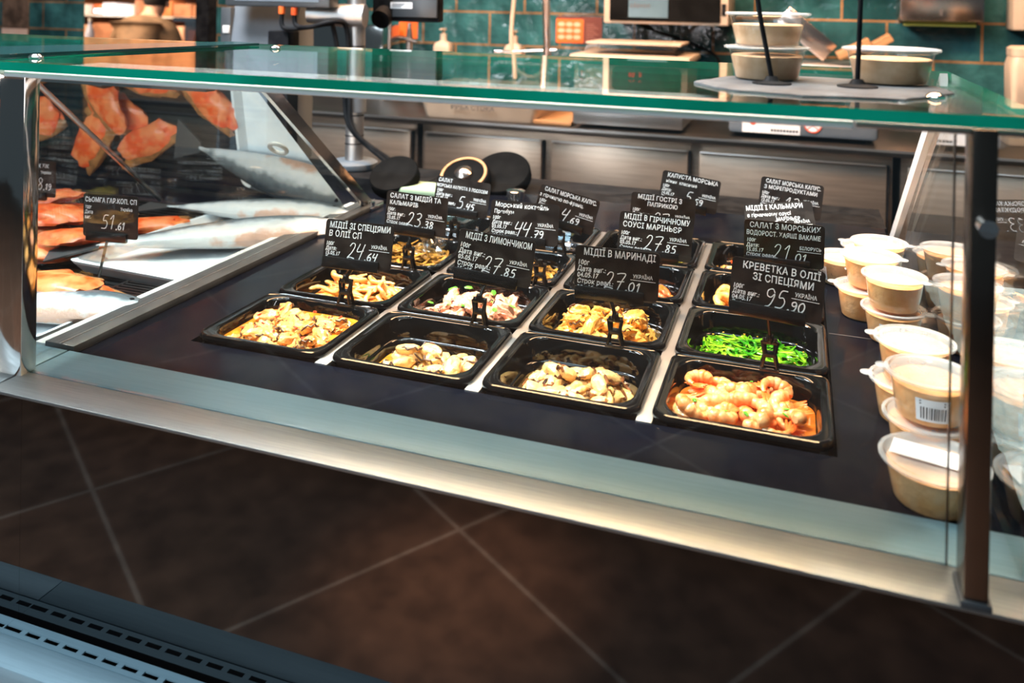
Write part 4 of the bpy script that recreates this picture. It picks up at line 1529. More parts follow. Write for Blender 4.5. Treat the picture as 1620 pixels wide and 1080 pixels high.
def fillet(seed, L=.075, Wd=.042, T=.014):
    bm = bmesh.new()
    blob(bm, L, Wd, T, seed, .28, 1.6, 3)
    o = link('smoked_salmon', bm, M['salmon'])
    bm = bmesh.new()
    blob(bm, L * .98, Wd * .55, T * .8, seed + 2, .25, 1.6, 3, (0, Wd * .62, -T * .25))
    link('skin', bm, M['skin_gold'], o, world=False, label='golden brown skin')
    return o


fp = [fillet(1.3), fillet(2.9, .06, .045), fillet(4.1, .085, .035)]
spots = []
for u, v, r in ((85, 325, .3), (52, 352, -.1), (92, 350, .2), (50, 392, .1), (112, 388, -.2), (225, 352, .6), (60, 330, .9), (58, 440, .15), (112, 452, .0), (70, 468, .1), (150, 372, .4)):
    spots.append((on(u, v, -.010), r))
for i in range(5):
    for j in range(4):
        spots.append((Vector((-.62 - .145 * i + RNG.uniform(-.02, .02), .06 + .145 * j + RNG.uniform(-.02, .02), -.016)), RNG.uniform(-1, 1)))
kept = []
for i, (p, r) in enumerate(spots):
    far = p.x < -.55
    lab = 'orange smoked salmon piece in the rows at the far left of the fish counter' if far else 'orange smoked salmon piece beside the whole silver fish'
    grp = 'salmon pieces in the far rows' if far else 'salmon pieces beside the fish'
    z = -.018 if all((p - q).length > .06 for q in kept) else .004
    kept.append(p)
    loc, rot = Vector((p.x, p.y, z)), (RNG.uniform(-.1, .1), RNG.uniform(-.1, .1), r)
    src = fp[i % 3]
    if i < 3:
        src.location, src.rotation_euler = loc, rot
        tag(src, lab, 'smoked fish', grp)
    else:
        dup(src, loc, rot, lab, grp)


def fish_card(label, cx, cy, cz, yaw, title, small, price, foot):
    root = thing('fish_price_card', label, 'price card', (foot[0], foot[1], -.034), group='price cards in the fish counter')
    T = Matrix.Translation((cx - foot[0], cy - foot[1], cz + .034)) @ Matrix.Rotation(yaw, 4, 'Z')
    W2, H2 = .098, .068
    bm = bmesh.new()
    l = rrect(W2 / 2, H2 / 2, .004, 3)
    loft(bm, [[(x, .0004, z) for x, z in reversed(l)], [(x, -.0004, z) for x, z in reversed(l)]], True, True)
    bm.transform(T)
    c = link('card', bm, M['card'], root, world=False, smooth=False)
    bm = bmesh.new()
    text_geo(bm, title, -W2 / 2 + .003, H2 / 2 - .013, .0105, .78, .016, .06, .05, -.0007)
    z = H2 / 2 - .024
    for s in small:
        text_geo(bm, s, -W2 / 2 + .003, z, .0075, .78, .016, .1, .1, -.0007)
        z -= .0078
    px = strokes(bm, price[0], -.016, -.020, .022, .0012, -.0007)
    strokes(bm, '.' + price[1], px, -.020, .0115, .0014, -.0007)
    text_geo(bm, 'Україна', .018, .010, .007, .78, .016, .06, .0, -.0007)
    bm.transform(T)
    link('writing', bm, M['chalk'], c, world=False, smooth=False, label='white hand lettering')
    bm = bmesh.new()
    box(bm, -.042, .030, -.004, .002, -.040, -.026, bev=.0008)
    bm.transform(T)
    link('card_holder', bm, M['clip'], root, world=False)
    bm = bmesh.new()
    top = T @ Vector((-.005, 0, -.036))
    tube(bm, [(0, 0, .012), top], .0022, 8)
    link('stem', bm, M['clip'], root, world=False)
    bm = bmesh.new()
    box(bm, -.022, .022, -.012, .012, 0, .008, bev=.002)
    box(bm, -.008, .008, -.008, .008, .008, .016, bev=.002)
    link('clip', bm, M['clip'], root, world=False)


p = at(175, 342, .20)
fish_card('black price card reading 51.61 standing among the smoked salmon', p.x, p.y, p.z, .12, 'СЬОМГА ГАР.КОП. СП', ['100г', 'Дата', 'виг.'], ('51', '61'), (-.300, .150))
p = at(52, 282, .36)
fish_card('black price card reading 108.19 behind the left front post', p.x, p.y, p.z, .15, '..ОТА ШМАТОК Х/К', ['100г'], ('108', '19'), (-.66, .37))
bm = bmesh.new()
for i in range(7):
    box(bm, -.27 + i * .0, -.165, .125 + i * .009, .130 + i * .009, -.034, -.024)
box(bm, -.275, -.268, .122, .186, -.034, -.024)
box(bm, -.168, -.162, .122, .186, -.034, -.024)
o = link('plastic_grate', bm, M['clip'], None, smooth=False)
tag(o, 'small black plastic grate between the two foam trays', 'grate')

# ------------------------------------------------------------------ ice counter on the right
ic = thing('ice_counter', 'fish-on-ice counter seen through the right end glass', 'display counter', (1.4, .2, FZ))
B('deck', M['deck'], ic, .872, 2.2, -.085, .80, -.10, -.06)
B('front_ledge', M['steel_rail'], ic, .8745, 2.2, -.192, -.0858, -.030, -.001, bev=.0012)
B('front_panel', M['black_panel'], ic, .8745, 2.2, -.150, -.140, -.285, -.030)
B('case_body', M['black'], ic, .8745, 2.2, -.138, .80, FZ + .10, -.10)
bm = bmesh.new()
nx, ny = 40, 26
g = [[bm.verts.new((.90 + 1.2 * i / nx, -.0 + .72 * j / ny, -.045 + .02 * noise.noise(Vector((i * .7, j * .7, 1))) + .02 * math.sin(j / ny * 3.14))) for i in range(nx + 1)] for j in range(ny + 1)]
for j in range(ny):
    for i in range(nx):
        bm.faces.new((g[j][i], g[j][i + 1], g[j + 1][i + 1], g[j + 1][i]))
o = link('crushed_ice', bm, M['ice'])
tag(o, 'bed of crushed ice in the counter to the right', 'ice', kind='stuff')
for i, (x, y) in enumerate(((1.02, .18), (1.14, .30), (1.05, .42), (1.22, .15))):
    dup(fp[i % 3], (x, y, -.005), (0, 0, i * .8), 'red fish fillet lying on crushed ice behind the right end glass', 'fillets on the ice')

# ------------------------------------------------------------------ back of the counter: pole with screens, drums
YP = .98
WT_ = .030
p = on(560, 262, 0.0)
pos = thing('screen_pole', 'grey steel pole with arm and cables standing behind the salad counter', 'screen stand', (p.x, p.y, 0))
px, py = p.x, p.y
B('rear_shelf', M['black'], case, XL, XR, .90, 1.06, -.05, -.006)
B('rear_shelf', M['black'], fc, -1.25, XL - .003, .90, 1.06, -.05, -.006)
bm = bmesh.new()
lathe(bm, [(.056, -.004), (.058, 0.0), (.058, .010), (.052, .014), (.027, .016)], 32, px, py)
link('base', bm, M['grey_plastic'], pos)
bm = bmesh.new()
lathe(bm, [(.0225, .012), (.0225, .60)], 28, px, py)
pole = link('pole', bm, M['dull_steel'], pos)
for z in (.055, .075, .125, .275, .295):
    bm = bmesh.new()
    lathe(bm, [(.0232, z), (.0232, z + .003)], 24, px, py, cap0=False, cap1=False)
    link('clamp_band', bm, M['black'], pole)
bm = bmesh.new()
lathe(bm, [(.0275, .135), (.0275, .175)], 28, px, py)
link('collar', bm, M['grey_plastic'], pole)
q0, q1 = at(575, 25, py), at(502, 22, py)
bm = bmesh.new()
tube(bm, [Vector((px + .03, py - .01, q0.z)), Vector((px - .02, py - .02, q0.z)), Vector((q1.x, py - .04, q1.z))], .024, 20, rads=[.029, .029, .022])
link('arm', bm, M['dull_steel'], pos)
bm = bmesh.new()
c0, c1 = at(446, 14, py - .02), at(466, 16, py - .02)
YC = py - .075
c0, c1 = at(446, 14, YC), at(466, 16, YC)
tube(bm, smoothpath([c0, c0 + Vector((.005, 0, -.045)), at(480, 44, YC), at(520, 38, YC + .01), Vector((px - .035, py - .05, q0.z - .03)), Vector((px - .015, py - .03, .20)), Vector((px + .005, py - .032, .10)), Vector((px + .10, py - .02, .02))], 8), .0058, 10)
tube(bm, smoothpath([c1, c1 + Vector((.004, 0, -.035)), at(488, 43, YC - .008), at(530, 34, YC + .01), Vector((px - .005, py - .035, q0.z - .04)), Vector((px + .004, py - .035, .18)), Vector((px + .02, py - .034, .09)), Vector((px + .12, py - .01, .015))], 8), .0058, 10)
cab = link('cable', bm, M['black'], pos, label='black cables with yellow and red plugs')
for c, mm in ((c0, M['orange']), (c1, M['chilli'])):
    bm = bmesh.new()
    tube(bm, [c + Vector((0, 0, .006)), c + Vector((0, 0, -.012))], .0085, 10)
    link('plug', bm, mm, cab)
# screen above the terminal
a, b = at(357, 8, YP - .06), at(523, 14, YP - .06)
s1 = thing('touch_screen', 'grey touch screen at the top edge above the grey sales terminal', 'screen', ((a.x + b.x) / 2, YP - .04, a.z))
B('housing', M['dark_grey'], s1, a.x, b.x, YP - .065, YP - .020, a.z - .002, a.z + .24, bev=.006)
B('screen', M['grey_plastic'], s1, a.x + .03, b.x - .03, YP - .0662, YP - .064, a.z + .012, a.z + .225, label='pale screen glass')
# sales terminal
t0, t1 = at(360, 75, YP + .02), at(470, 75, YP + .02)
st = thing('sales_terminal', 'upright grey sales terminal housing left of the pole', 'sales terminal', ((t0.x + t1.x) / 2, YP + .03, -.006))
bm = bmesh.new()
loft(bm, [[(t0.x - .02, YP + .00, -.006), (t1.x, YP + .00, -.006), (t1.x, YP + .10, -.006), (t0.x - .02, YP + .10, -.006)],
          [(t0.x, YP + .00, .30), (t1.x, YP + .00, .30), (t1.x, YP + .10, .30), (t0.x, YP + .10, .30)],
          [(t0.x + .03, YP + .02, .42), (t1.x + .01, YP + .02, .42), (t1.x + .01, YP + .08, .42), (t0.x + .03, YP + .08, .42)]], True, True)
bmesh.ops.bevel(bm, geom=list(bm.edges), offset=.004, segments=2, affect='EDGES')
link('body', bm, M['grey_plastic'], st)
bm = bmesh.new()
box(bm, t0.x - .004, t0.x + .026, YP - .004, YP + .10, .02, .385, bev=.002)
link('side_strip', bm, M['dark_grey'], st)
B('button', M['white'], st, t0.x + .004, t0.x + .024, YP - .007, YP - .003, .318, .338, bev=.001)
B('card_reader', M['black'], st, t1.x - .040, t1.x + .02, YP - .05, YP, -.006, .33, bev=.004)
# polished steel cabinet seen behind the pole
a, b = at(488, 90, 2.20), at(606, 40, 2.20)
o = B('steel_cabinet', M['polished'], None, a.x, b.x, 2.20, 2.36, WT_, b.z, bev=.01)
tag(o, 'polished steel box on the worktop behind the grey pole', 'steel box')
# second screen
a, b = at(588, 33, YP + .12), at(695, 33, YP + .12)
s2 = thing('black_screen', 'black screen seen from behind with a white sticker, right of the pole', 'screen', ((a.x + b.x) / 2, YP + .13, a.z))
B('housing', M['black'], s2, a.x, b.x, YP + .12, YP + .15, a.z, a.z + .22, bev=.006)
B('rear_plate', M['dark_grey'], s2, a.x + .062, b.x - .004, YP + .113, YP + .119, a.z + .012, a.z + .20, bev=.002)
c, d = at(618, 13, YP + .112), at(652, 4, YP + .112)
stk = B('sticker', M['label'], s2, c.x, d.x, YP + .1118, YP + .1129, c.z, d.z, label='white rating sticker')
bm = bmesh.new()
for i in range(3):
    z = d.z - (d.z - c.z) * (.25 + .25 * i)
    box(bm, c.x + .003, c.x + (d.x - c.x) * (.70 - .1 * i), YP + .1112, YP + .1117, z - .0010, z + .0010)
link('print', bm, M['ink'], stk, smooth=False)
bm = bmesh.new()
tube(bm, [Vector((a.x + .035, YP + .135, a.z + .02)), Vector((a.x + .035, YP + .10, a.z + .004))], .026, 20)
link('mount', bm, M['black'], s2)

# round black drums on the rear shelf


def drum(u, v, r, label, ring_=True):
    c = on(u, v, 0.0)
    o = thing('round_drum', label, 'drum', (c.x, c.y, -.006))
    bm = bmesh.new()
    R = Matrix.Rotation(math.radians(33), 4, 'X')
    prof = [(r * .95, -.030), (r, -.024), (r, -.004), (r * .96, 0.0)]
    lathe(bm, prof, 40)
    bm.transform(Matrix.Translation((0, 0, r * .30 + .022)) @ R)
    body = link('body', bm, M['matte'], o, world=False)
    if ring_:
        bm = bmesh.new()
        lathe(bm, [(r * .90, .0005), (r * .90, .003), (r * .80, .003), (r * .80, .0005)], 40, cap0=False, cap1=False)
        bm.transform(Matrix.Translation((0, 0, r * .30 + .022)) @ R)
        link('ring', bm, M['wood'], o, world=False, label='tan ring')
        bm = bmesh.new()
        lathe(bm, [(r * .36, .0), (r * .33, .008), (r * .20, .014), (.0005, .017)], 28)
        bm.transform(Matrix.Translation((0, 0, r * .30 + .022)) @ R)
        link('hub', bm, M['copper_steel'], o, world=False, label='shiny dark hub')
    bm = bmesh.new()
    box(bm, -r * .7, r * .7, -.02, r * .7, 0, r * .22, bev=.004)
    link('stand', bm, M['matte'], o, world=False)
    return o


drum(733, 300, .058, 'black round drum with tan ring and shiny hub behind the 5.45 card')
drum(792, 296, .066, 'plain black round drum right of the ringed one', False)
drum(622, 296, .055, 'plain black round drum behind the foot of the left strut', False)
c = on(662, 298, .0)
gt = B('green_tray', M['green_tray'], None, c.x - .055, c.x + .075, c.y - .045, c.y + .03, -.005, .010, bev=.004)
tag(gt, 'pale green tray behind the 23.38 card', 'tray')
c = on(815, 335, .0)
bm = bmesh.new()
lathe(bm, [(.016, -.004), (.016, .030), (.0185, .032), (.0185, .044), (.014, .047)], 24)
o = link('steel_shaker', bm, M['chrome'])
o.location = (c.x, min(c.y, .74), -.002)
tag(o, 'small steel shaker sticking up behind the 44.79 card', 'shaker')

# ------------------------------------------------------------------ kitchen line along the back wall
YF = 1.64
WT = .030
wt = B('worktop', M['worktop'], None, -1.84, 2.6, YF - .015, WY - .002, WT - .018, WT, bev=.002)
tag(wt, 'long stainless steel worktop under the teal tiles', 'worktop')
B('lip', M['steel'], wt, -1.84, 2.6, YF - .0175, YF - .0152, WT - .006, WT + .0005, label='bright front lip')


def fridge(x0, x1, doors, label):
    o = thing('undercounter_fridge', label, 'fridge', ((x0 + x1) / 2, YF + .3, FZ), group='steel fridges under the worktop')
    B('body', M['fridge'], o, x0, x1, YF + .022, YF + .64, FZ + .10, WT - .0185)
    for i in range(4):
        xx, yy = (x0 + .05, x1 - .05)[i % 2], (YF + .08, YF + .58)[i // 2]
        bm = bmesh.new()
        lathe(bm, [(.02, FZ), (.02, FZ + .10)], 14, xx, yy)
        link('foot', bm, M['dull_steel'], o)
    n = len(doors) - 1
    for a, b in zip(doors[:-1], doors[1:]):
        d = B('door', M['fridge'], o, a + .016, b - .016, YF, YF + .020, FZ + .14, -.016, bev=.003)
        bm = bmesh.new()
        box(bm, a + .02, b - .02, YF - .012, YF, -.0165, -.0125, bev=.001)
        link('handle', bm, M['steel'], d, label='bent steel grip edge')
        B('gasket', M['black'], d, b - .0145, b - .010, YF + .004, YF + .020, FZ + .14, -.016)
    return o


fridge(-.462, .945, (-.462, -.035, .412, .945), 'long three-door steel fridge behind the price cards')
fridge(-1.70, -.482, (-1.70, -1.10, -.482), 'steel fridge left of the black gap behind the pole')
fridge(.965, 2.4, (.965, 1.45, 1.92, 2.4), 'steel fridge at the right seen through the end glass')

# white crate with lettering
a, b = at(660, 189, YF + .01), at(852, 189, YF + .01)
cr = thing('fish_crate', 'white plastic crate with dark lettering on the worktop', 'crate', ((a.x + b.x) / 2, YF + .18, WT))
bm = bmesh.new()
cx_, hw_, hd_ = (a.x + b.x) / 2, (b.x - a.x) / 2, .17
loft(bm, [[(cx_ + x, YF + .18 + y, z) for x, y in rrect(hw_ * s, hd_ * s, .02, 4)] for s, z in ((.92, WT + .012), (.90, WT + .001))][::-1] +
     [[(cx_ + x, YF + .18 + y, z) for x, y in rrect(hw_ * s, hd_ * s, .02, 4)] for s, z in ((1.0, WT + .085), (1.05, WT + .087), (1.05, WT + .099), (.98, WT + .099), (.92, WT + .02))], True, True)
crate_b = link('body', bm, M['cream'], cr)
bm = bmesh.new()
c = at(712, 179, YF)
text_geo(bm, 'РИБА СТОКА', 0, 0, .021, 1.05, .02, .02, 0, 0)
bm.transform(Matrix.Translation((c.x, YF + .004, WT + .034)))
link('lettering', bm, M['ink'], crate_b, smooth=False)
# shallow steel tray, wooden board below
a, b = at(905, 196, YF + .01), at(1080, 196, YF + .01)
tr = B('steel_tray', M['steel'], None, a.x, b.x, YF + .01, YF + .30, WT + .012, WT + .085, bev=.006)
tag(tr, 'shallow steel tray on the worktop right of the white crate', 'tray')
a, b = at(845, 190, YF + .03), at(905, 190, YF + .03)
wb = B('cutting_board', M['wood'], None, a.x, b.x, YF + .02, YF + .34, WT + .001, WT + .014, bev=.003)
tag(wb, 'pale cutting board between the white crate and steel tray', 'cutting board')

# grey machine with signs
a, b = at(1152, 212, YF + .04), at(1402, 218, YF + .04)
mc = thing('food_machine', 'low grey machine with a white sticker and a round no sign', 'machine', ((a.x + b.x) / 2, YF + .2, WT))
B('body', M['grey_plastic'], mc, a.x, b.x - .02, YF + .04, YF + .40, WT + .012, WT + .15, bev=.012)
for x in (a.x + .05, b.x - .07):
    bm = bmesh.new()
    lathe(bm, [(.022, WT), (.025, WT + .014)], 16, x, YF + .09)
    link('foot', bm, M['black'], mc)
c, d = at(1174, 208, YF + .037), at(1266, 190, YF + .037)
stk = B('sticker', M['label'], mc, c.x, d.x, YF + .0375, YF + .0385, c.z, c.z + .045, label='white sticker with small print')
bm = bmesh.new()
xx = c.x + (d.x - c.x) * .50
while xx < d.x - .008:
    box(bm, xx, xx + .006, YF + .0366, YF + .0374, c.z + .006, c.z + .013)
    xx += .0085
link('print', bm, M['ink'], stk, smooth=False)
bm = bmesh.new()
lathe(bm, [(.008, 0), (.008, .001)], 16)
bm.transform(Matrix.Translation((c.x + .03, YF + .0375, c.z + .030)) @ Matrix.Rotation(math.radians(90), 4, 'X'))
link('red_dot', bm, M['chilli'], stk)
c = at(1286, 200, YF + .037)
sg = bmesh.new()
lathe(sg, [(.024, 0), (.024, .001)], 28)
sg.transform(Matrix.Translation((c.x, YF + .0385, c.z + .005)) @ Matrix.Rotation(math.radians(90), 4, 'X'))
sgn = link('no_sign', sg, M['label'], mc, label='round white sign with red ring and cross')
bm = bmesh.new()
lathe(bm, [(.024, .0012), (.024, .0018), (.0205, .0018), (.0205, .0012)], 28, cap0=False, cap1=False)
for an in (45, -45):
    box(bm, -.021, .021, -.0012, .0012, .0010, .0016, mtx=Matrix.Rotation(math.radians(an), 4, 'Z'))
bm.transform(Matrix.Translation((c.x, YF + .0385, c.z + .005)) @ Matrix.Rotation(math.radians(90), 4, 'X'))
link('red_ring', bm, M['chilli'], sgn)
# box carrying knife and wood blocks
kb = B('storage_box', M['dull_steel'], None, .52, .98, 2.06, 2.34, WT + .0, .225, bev=.004)
tag(kb, 'plain steel box on the worktop under the tilted wooden blocks', 'box')
c = at(1368, 84, 2.12)
for i, (dx, dz, rt, lab) in enumerate(((-.035, -.012, -28, 'pale wooden block leaning left behind the single brown tub'), (.035, .012, -32, 'higher pale wooden block behind the single brown tub'))):
    bm = bmesh.new()
    box(bm, -.055, .055, -.04, .04, -.014, .014, bev=.003)
    o = link('wooden_block', bm, M['wood'])
    o.location = (c.x + dx, 2.12 + .05 * i, .225 + .052 + .012 * i)
    o.rotation_euler = (0, math.radians(rt), 0)
    tag(o, lab, 'wooden block')
c = at(1275, 85, 2.16)
bm = bmesh.new()
box(bm, -.10, .10, -.03, .03, -.035, .035, bev=.004)
o = link('steel_wedge', bm, M['copper_steel'])
o.location = (c.x, 2.20, .225 + .095)
o.rotation_euler = (0, math.radians(40), 0)
tag(o, 'slanting dark steel guard between the brown tubs in the background', 'steel guard')

# vacuum sealer with green panel
YV = 1.90
a, b = at(903, 97, YV), at(1090, 97, YV)
zt = at(1000, 97, YV).z
vs = thing('vacuum_sealer', 'cream vacuum sealer with green control panel and red digits', 'vacuum sealer', ((a.x + b.x) / 2, YV + .15, WT))
B('body', M['cream'], vs, a.x + .01, b.x - .004, YV + .006, YV + .28, WT + .004, zt - .004, bev=.006)
B('top_plate', M['cream'], vs, a.x - .002, b.x + .004, YV - .012, YV + .30, zt - .004, zt + .018, bev=.005)
bm = bmesh.new()
pts = smoothpath([(a.x + .035, YV + .12, zt + .018), (a.x + .06, YV + .12, zt + .050), ((a.x + b.x) / 2, YV + .12, zt + .058), (b.x - .07, YV + .12, zt + .050), (b.x - .045, YV + .12, zt + .018)], 6)
loft(bm, [[p + Vector((0, -.09, 0)), p + Vector((0, .12, 0)), p + Vector((0, .12, -.010)), p + Vector((0, -.09, -.010))] for p in pts], True, True)
link('lid', bm, M['cup'], vs, label='clear arched lid')
B('lid_rim', M['cream'], vs, a.x + .045, b.x - .03, YV + .02, YV + .24, zt + .052, zt + .060, bev=.002)
bm = bmesh.new()
z0, z1 = zt - .10, zt - .018
loft(bm, [[((a.x * .62 + b.x * .38) + (b.x - a.x) * .27 + x, YV + yy, (z0 + z1) / 2 + z) for x, z in rrect((b.x - a.x) * .29, (z1 - z0) / 2, .02, 5)] for yy in (.006, .0035)][::-1], True, True)
bmesh.ops.recalc_face_normals(bm, faces=bm.faces)
gp = mat('dark_green_panel', (.015, .10, .045), .3, col2=(.012, .08, .04))
pnl = link('control_panel', bm, gp, vs)
cx_ = at(1005, 113, YV).x
B('display', M['ink'], pnl, cx_ - .026, cx_ + .026, YV + .0015, YV + .0035, zt - .055, zt - .032, bev=.002)
bm = bmesh.new()
for i, s in enumerate('88 8'):
    if s != ' ':
        strokes(bm, s, cx_ - .021 + i * .011, zt - .051, .014, .0022, YV + .001, 0)
link('red_digits', bm, mat('red_digit_light', (.5, .02, .01), .4, emit=(1, .06, .03), estr=3.0), pnl, smooth=False)
c = at(918, 113, YV)
B('switch_plate', M['ink'], vs, c.x - .006, c.x + .012, YV + .000, YV + .006, c.z - .018, c.z + .016, bev=.001)
B('switch', M['orange'], vs, c.x + .001, c.x + .010, YV - .004, YV + .002, c.z - .016, c.z + .004, bev=.001, label='orange rocker switch')

# wall microwave
YM = 2.10
a, b = at(955, 36, YM), at(1152, 36, YM)
mw = thing('microwave', 'wall-hung microwave with pale frame and black door at the top edge', 'microwave', ((a.x + b.x) / 2, YM + .14, a.z))
B('housing', M['cream'], mw, a.x, b.x, YM, WY - .001, a.z, a.z + .27, bev=.005)
B('door', M['matte'], mw, a.x + .022, b.x - .026, YM - .008, YM, a.z + .010, a.z + .255, bev=.004)
c, d = at(994, 27, YM - .010), at(1057, 0, YM - .010)
scn = B('window', mat('grey_blue_window', (.08, .13, .16), .25, col2=(.07, .115, .145)), mw, c.x, d.x, YM - .0105, YM - .008, c.z, d.z + .05, label='grey-blue window')
bm = bmesh.new()
w_ = text_geo(bm, 'novoks', 0, 0, .026, .9, .02, 0, 0, 0, flip=True)
bm.transform(Matrix.Translation((c.x + .006, YM - .0110, c.z + .034)))
link('lettering', bm, M['ink'], scn, smooth=False)
B('hinge', M['black'], mw, b.x - .022, b.x - .008, YM - .006, YM, a.z + .035, a.z + .075, bev=.002)
# posters
a, b = at(880, 67, WY), at(953, 27, WY)
po = B('poster', mat('maroon_print', (.16, .035, .02), .5, col2=(.13, .03, .02)), None, a.x, b.x, WY - .004, WY - .0005, a.z, b.z)
tag(po, 'small maroon and orange notice on the teal tiles', 'poster')
W_, H_ = b.x - a.x, b.z - a.z
pn = B('picture_panel', M['orange'], po, a.x, a.x + W_ * .60, WY - .0052, WY - .004, a.z, a.z + H_ * .90, label='orange square with nine pale icons')
bm = bmesh.new()
for i in range(3):
    for j in range(3):
        lathe(bm, [(.0145, 0), (.0145, .0006)], 14, a.x + W_ * (.12 + .17 * i), -(a.z + H_ * (.22 + .24 * j)), 1.0, .62)
bm.transform(Matrix.Translation((0, WY - .0052, 0)) @ Matrix.Rotation(math.radians(90), 4, 'X') @ Matrix.Scale(1, 4))
for v in bm.verts:
    v.co.z = -v.co.z if v.co.z < 0 else v.co.z
link('icons', bm, mat('pale_orange_icons', (.85, .48, .30), .5, col2=(.8, .42, .25)), pn, smooth=False)
bm = bmesh.new()
for i in range(9):
    box(bm, a.x + W_ * .66, a.x + W_ * (.93 - .05 * (i % 3)), WY - .0050, WY - .0042, a.z + H_ * (.10 + .075 * i), a.z + H_ * (.13 + .075 * i))
link('print', bm, mat('dull_red_print', (.34, .13, .09), .5, col2=(.30, .11, .08)), po, smooth=False)
a, b = at(632, 60, WY), at(661, 33, WY)
po = B('orange_notice', M['orange'], None, a.x, b.x, WY - .004, WY - .0005, a.z, b.z)
tag(po, 'bright orange notice on the tiles behind the faucet', 'poster')
# soap dispensers on a ledge
bm = bmesh.new()
yl = 2.26
za = at(700, 92, yl).z
lg = B('wall_ledge', M['copper_steel'], None, at(640, 92, yl).x, at(890, 92, yl).x, yl - .05, WY - .001, za - .012, za, bev=.002)
tag(lg, 'narrow steel ledge on the tiles carrying the soap bottles', 'shelf')
sb = None
for u, lab in ((701, 'cream pump bottle left of the white hose'), (813, 'cream pump bottle behind the white hose')):
    c = at(u, 90, yl)
    if sb is None:
        sb = thing('soap_bottle', lab, 'soap bottle', (c.x, yl, za), group='cream pump bottles on the ledge')
        bm = bmesh.new()
        loft(bm, [[(x, y, z) for x, y in rrect(h1, h2, .012, 4)] for h1, h2, z in ((.034, .024, 0), (.036, .026, .003), (.036, .026, .048), (.030, .022, .062), (.014, .013, .070), (.013, .012, .084))], True, True)
        link('bottle', bm, M['cream'], sb, world=False)
        bm = bmesh.new()
        lathe(bm, [(.0135, .082), (.0135, .098), (.005, .100), (.005, .112), (.012, .113), (.012, .120)], 18)
        box(bm, -.006, .006, -.030, .004, .113, .120, bev=.002)
        link('pump', bm, M['cream'], sb, world=False)
        B('label', mat('blue_print', (.12, .18, .45), .5, col2=(.15, .22, .5)), sb, -.018, .004, -.0268, -.0255, .014, .028, world=False, label='small blue mark')
    else:
        dup(sb, (c.x, yl, za), None, lab, 'cream pump bottles on the ledge')
# spray hose and spring
yh = 2.02
hz = thing('spray_tap', 'kitchen spray tap with white hose loop and metal spring', 'tap', (at(862, 100, yh).x, yh, WT))
bm = bmesh.new()
tube(bm, smoothpath([at(818, -60, yh), at(813, 0, yh), at(809, 50, yh), at(811, 90, yh), at(820, 112, yh - .02), at(842, 122, yh - .03), at(862, 108, yh - .01), at(866, 90, yh)], 8), .0075, 12)
link('hose', bm, M['cream'], hz, label='white hose')
bm = bmesh.new()
c0, c1 = at(866, 118, yh), at(862, -70, yh)
pts = []
NT = 46
for i in range(NT * 8 + 1):
    t = i / (NT * 8)
    an = t * NT * 2 * math.pi
    pts.append(c0.lerp(c1, t) + Vector((math.cos(an) * .013, math.sin(an) * .013, 0)))
tube(bm, pts, .0030, 6)
link('spring', bm, M['copper_steel'], hz)
bm = bmesh.new()
tube(bm, [Vector((c0.x, yh, WT)), c0, c1], .0075, 12)
tube(bm, [Vector((c0.x, yh, WT)), Vector((c0.x, yh, WT + .02))], .024, 18)
link('riser', bm, M['chrome'], hz)
bm = bmesh.new()
d0 = at(790, 82, yh)
d1 = at(880, 79, yh)
tube(bm, [d0, d1], .0045, 10)
tube(bm, [at(783, 82, yh), at(795, 82, yh)], .012, 12)
link('holder_arm', bm, M['chrome'], hz)
# small faucet
c = at(647, 90, 2.2)
fz = thing('faucet', 'small brass-lit faucet in front of the orange notice', 'tap', (c.x, 2.2, WT))
bm = bmesh.new()
tube(bm, [(c.x, 2.2, WT), (c.x, 2.2, at(646, 36, 2.2).z)], .008, 12)
lathe(bm, [(.014, WT), (.014, at(646, 60, 2.2).z), (.009, at(646, 45, 2.2).z)], 16, c.x, 2.2)
link('riser', bm, M['copper_steel'], fz)
bm = bmesh.new()
tube(bm, smoothpath([(c.x - .09, 2.19, at(610, 66, 2.2).z), (c.x - .04, 2.19, at(620, 63, 2.2).z + .01), (c.x + .04, 2.19, at(650, 66, 2.2).z)], 6), .008, 10)
link('spout', bm, M['copper_steel'], fz)
bm = bmesh.new()
tube(bm, [(at(617, 0, 2.15).x, 2.15, WT), (at(617, 0, 2.15).x, 2.15, .75)], .006, 12)
o = link('steel_rod', bm, M['copper_steel'])
tag(o, 'thin upright steel rod left of the small faucet', 'rod')
# towel dispenser
a, b = at(1423, 33, WY - .12), at(1558, 33, WY - .12)
td = thing('towel_dispenser', 'warm steel paper towel dispenser on the teal tiles at the top right', 'towel dispenser', ((a.x + b.x) / 2, WY - .06, a.z))
B('housing', M['copper_steel'], td, a.x, b.x, WY - .12, WY - .001, a.z, a.z + .28, bev=.008)
c = at(1489, 20, WY - .121)
B('keyhole', M['ink'], td, c.x - .004, c.x + .004, WY - .1215, WY - .1195, c.z - .010, c.z + .012)
B('paper', mat('yellow_paper', (.55, .48, .08), .7, col2=(.48, .42, .07)), td, a.x + .02, b.x - .02, WY - .090, WY - .030, a.z - .016, a.z + .002, label='yellow paper edge')
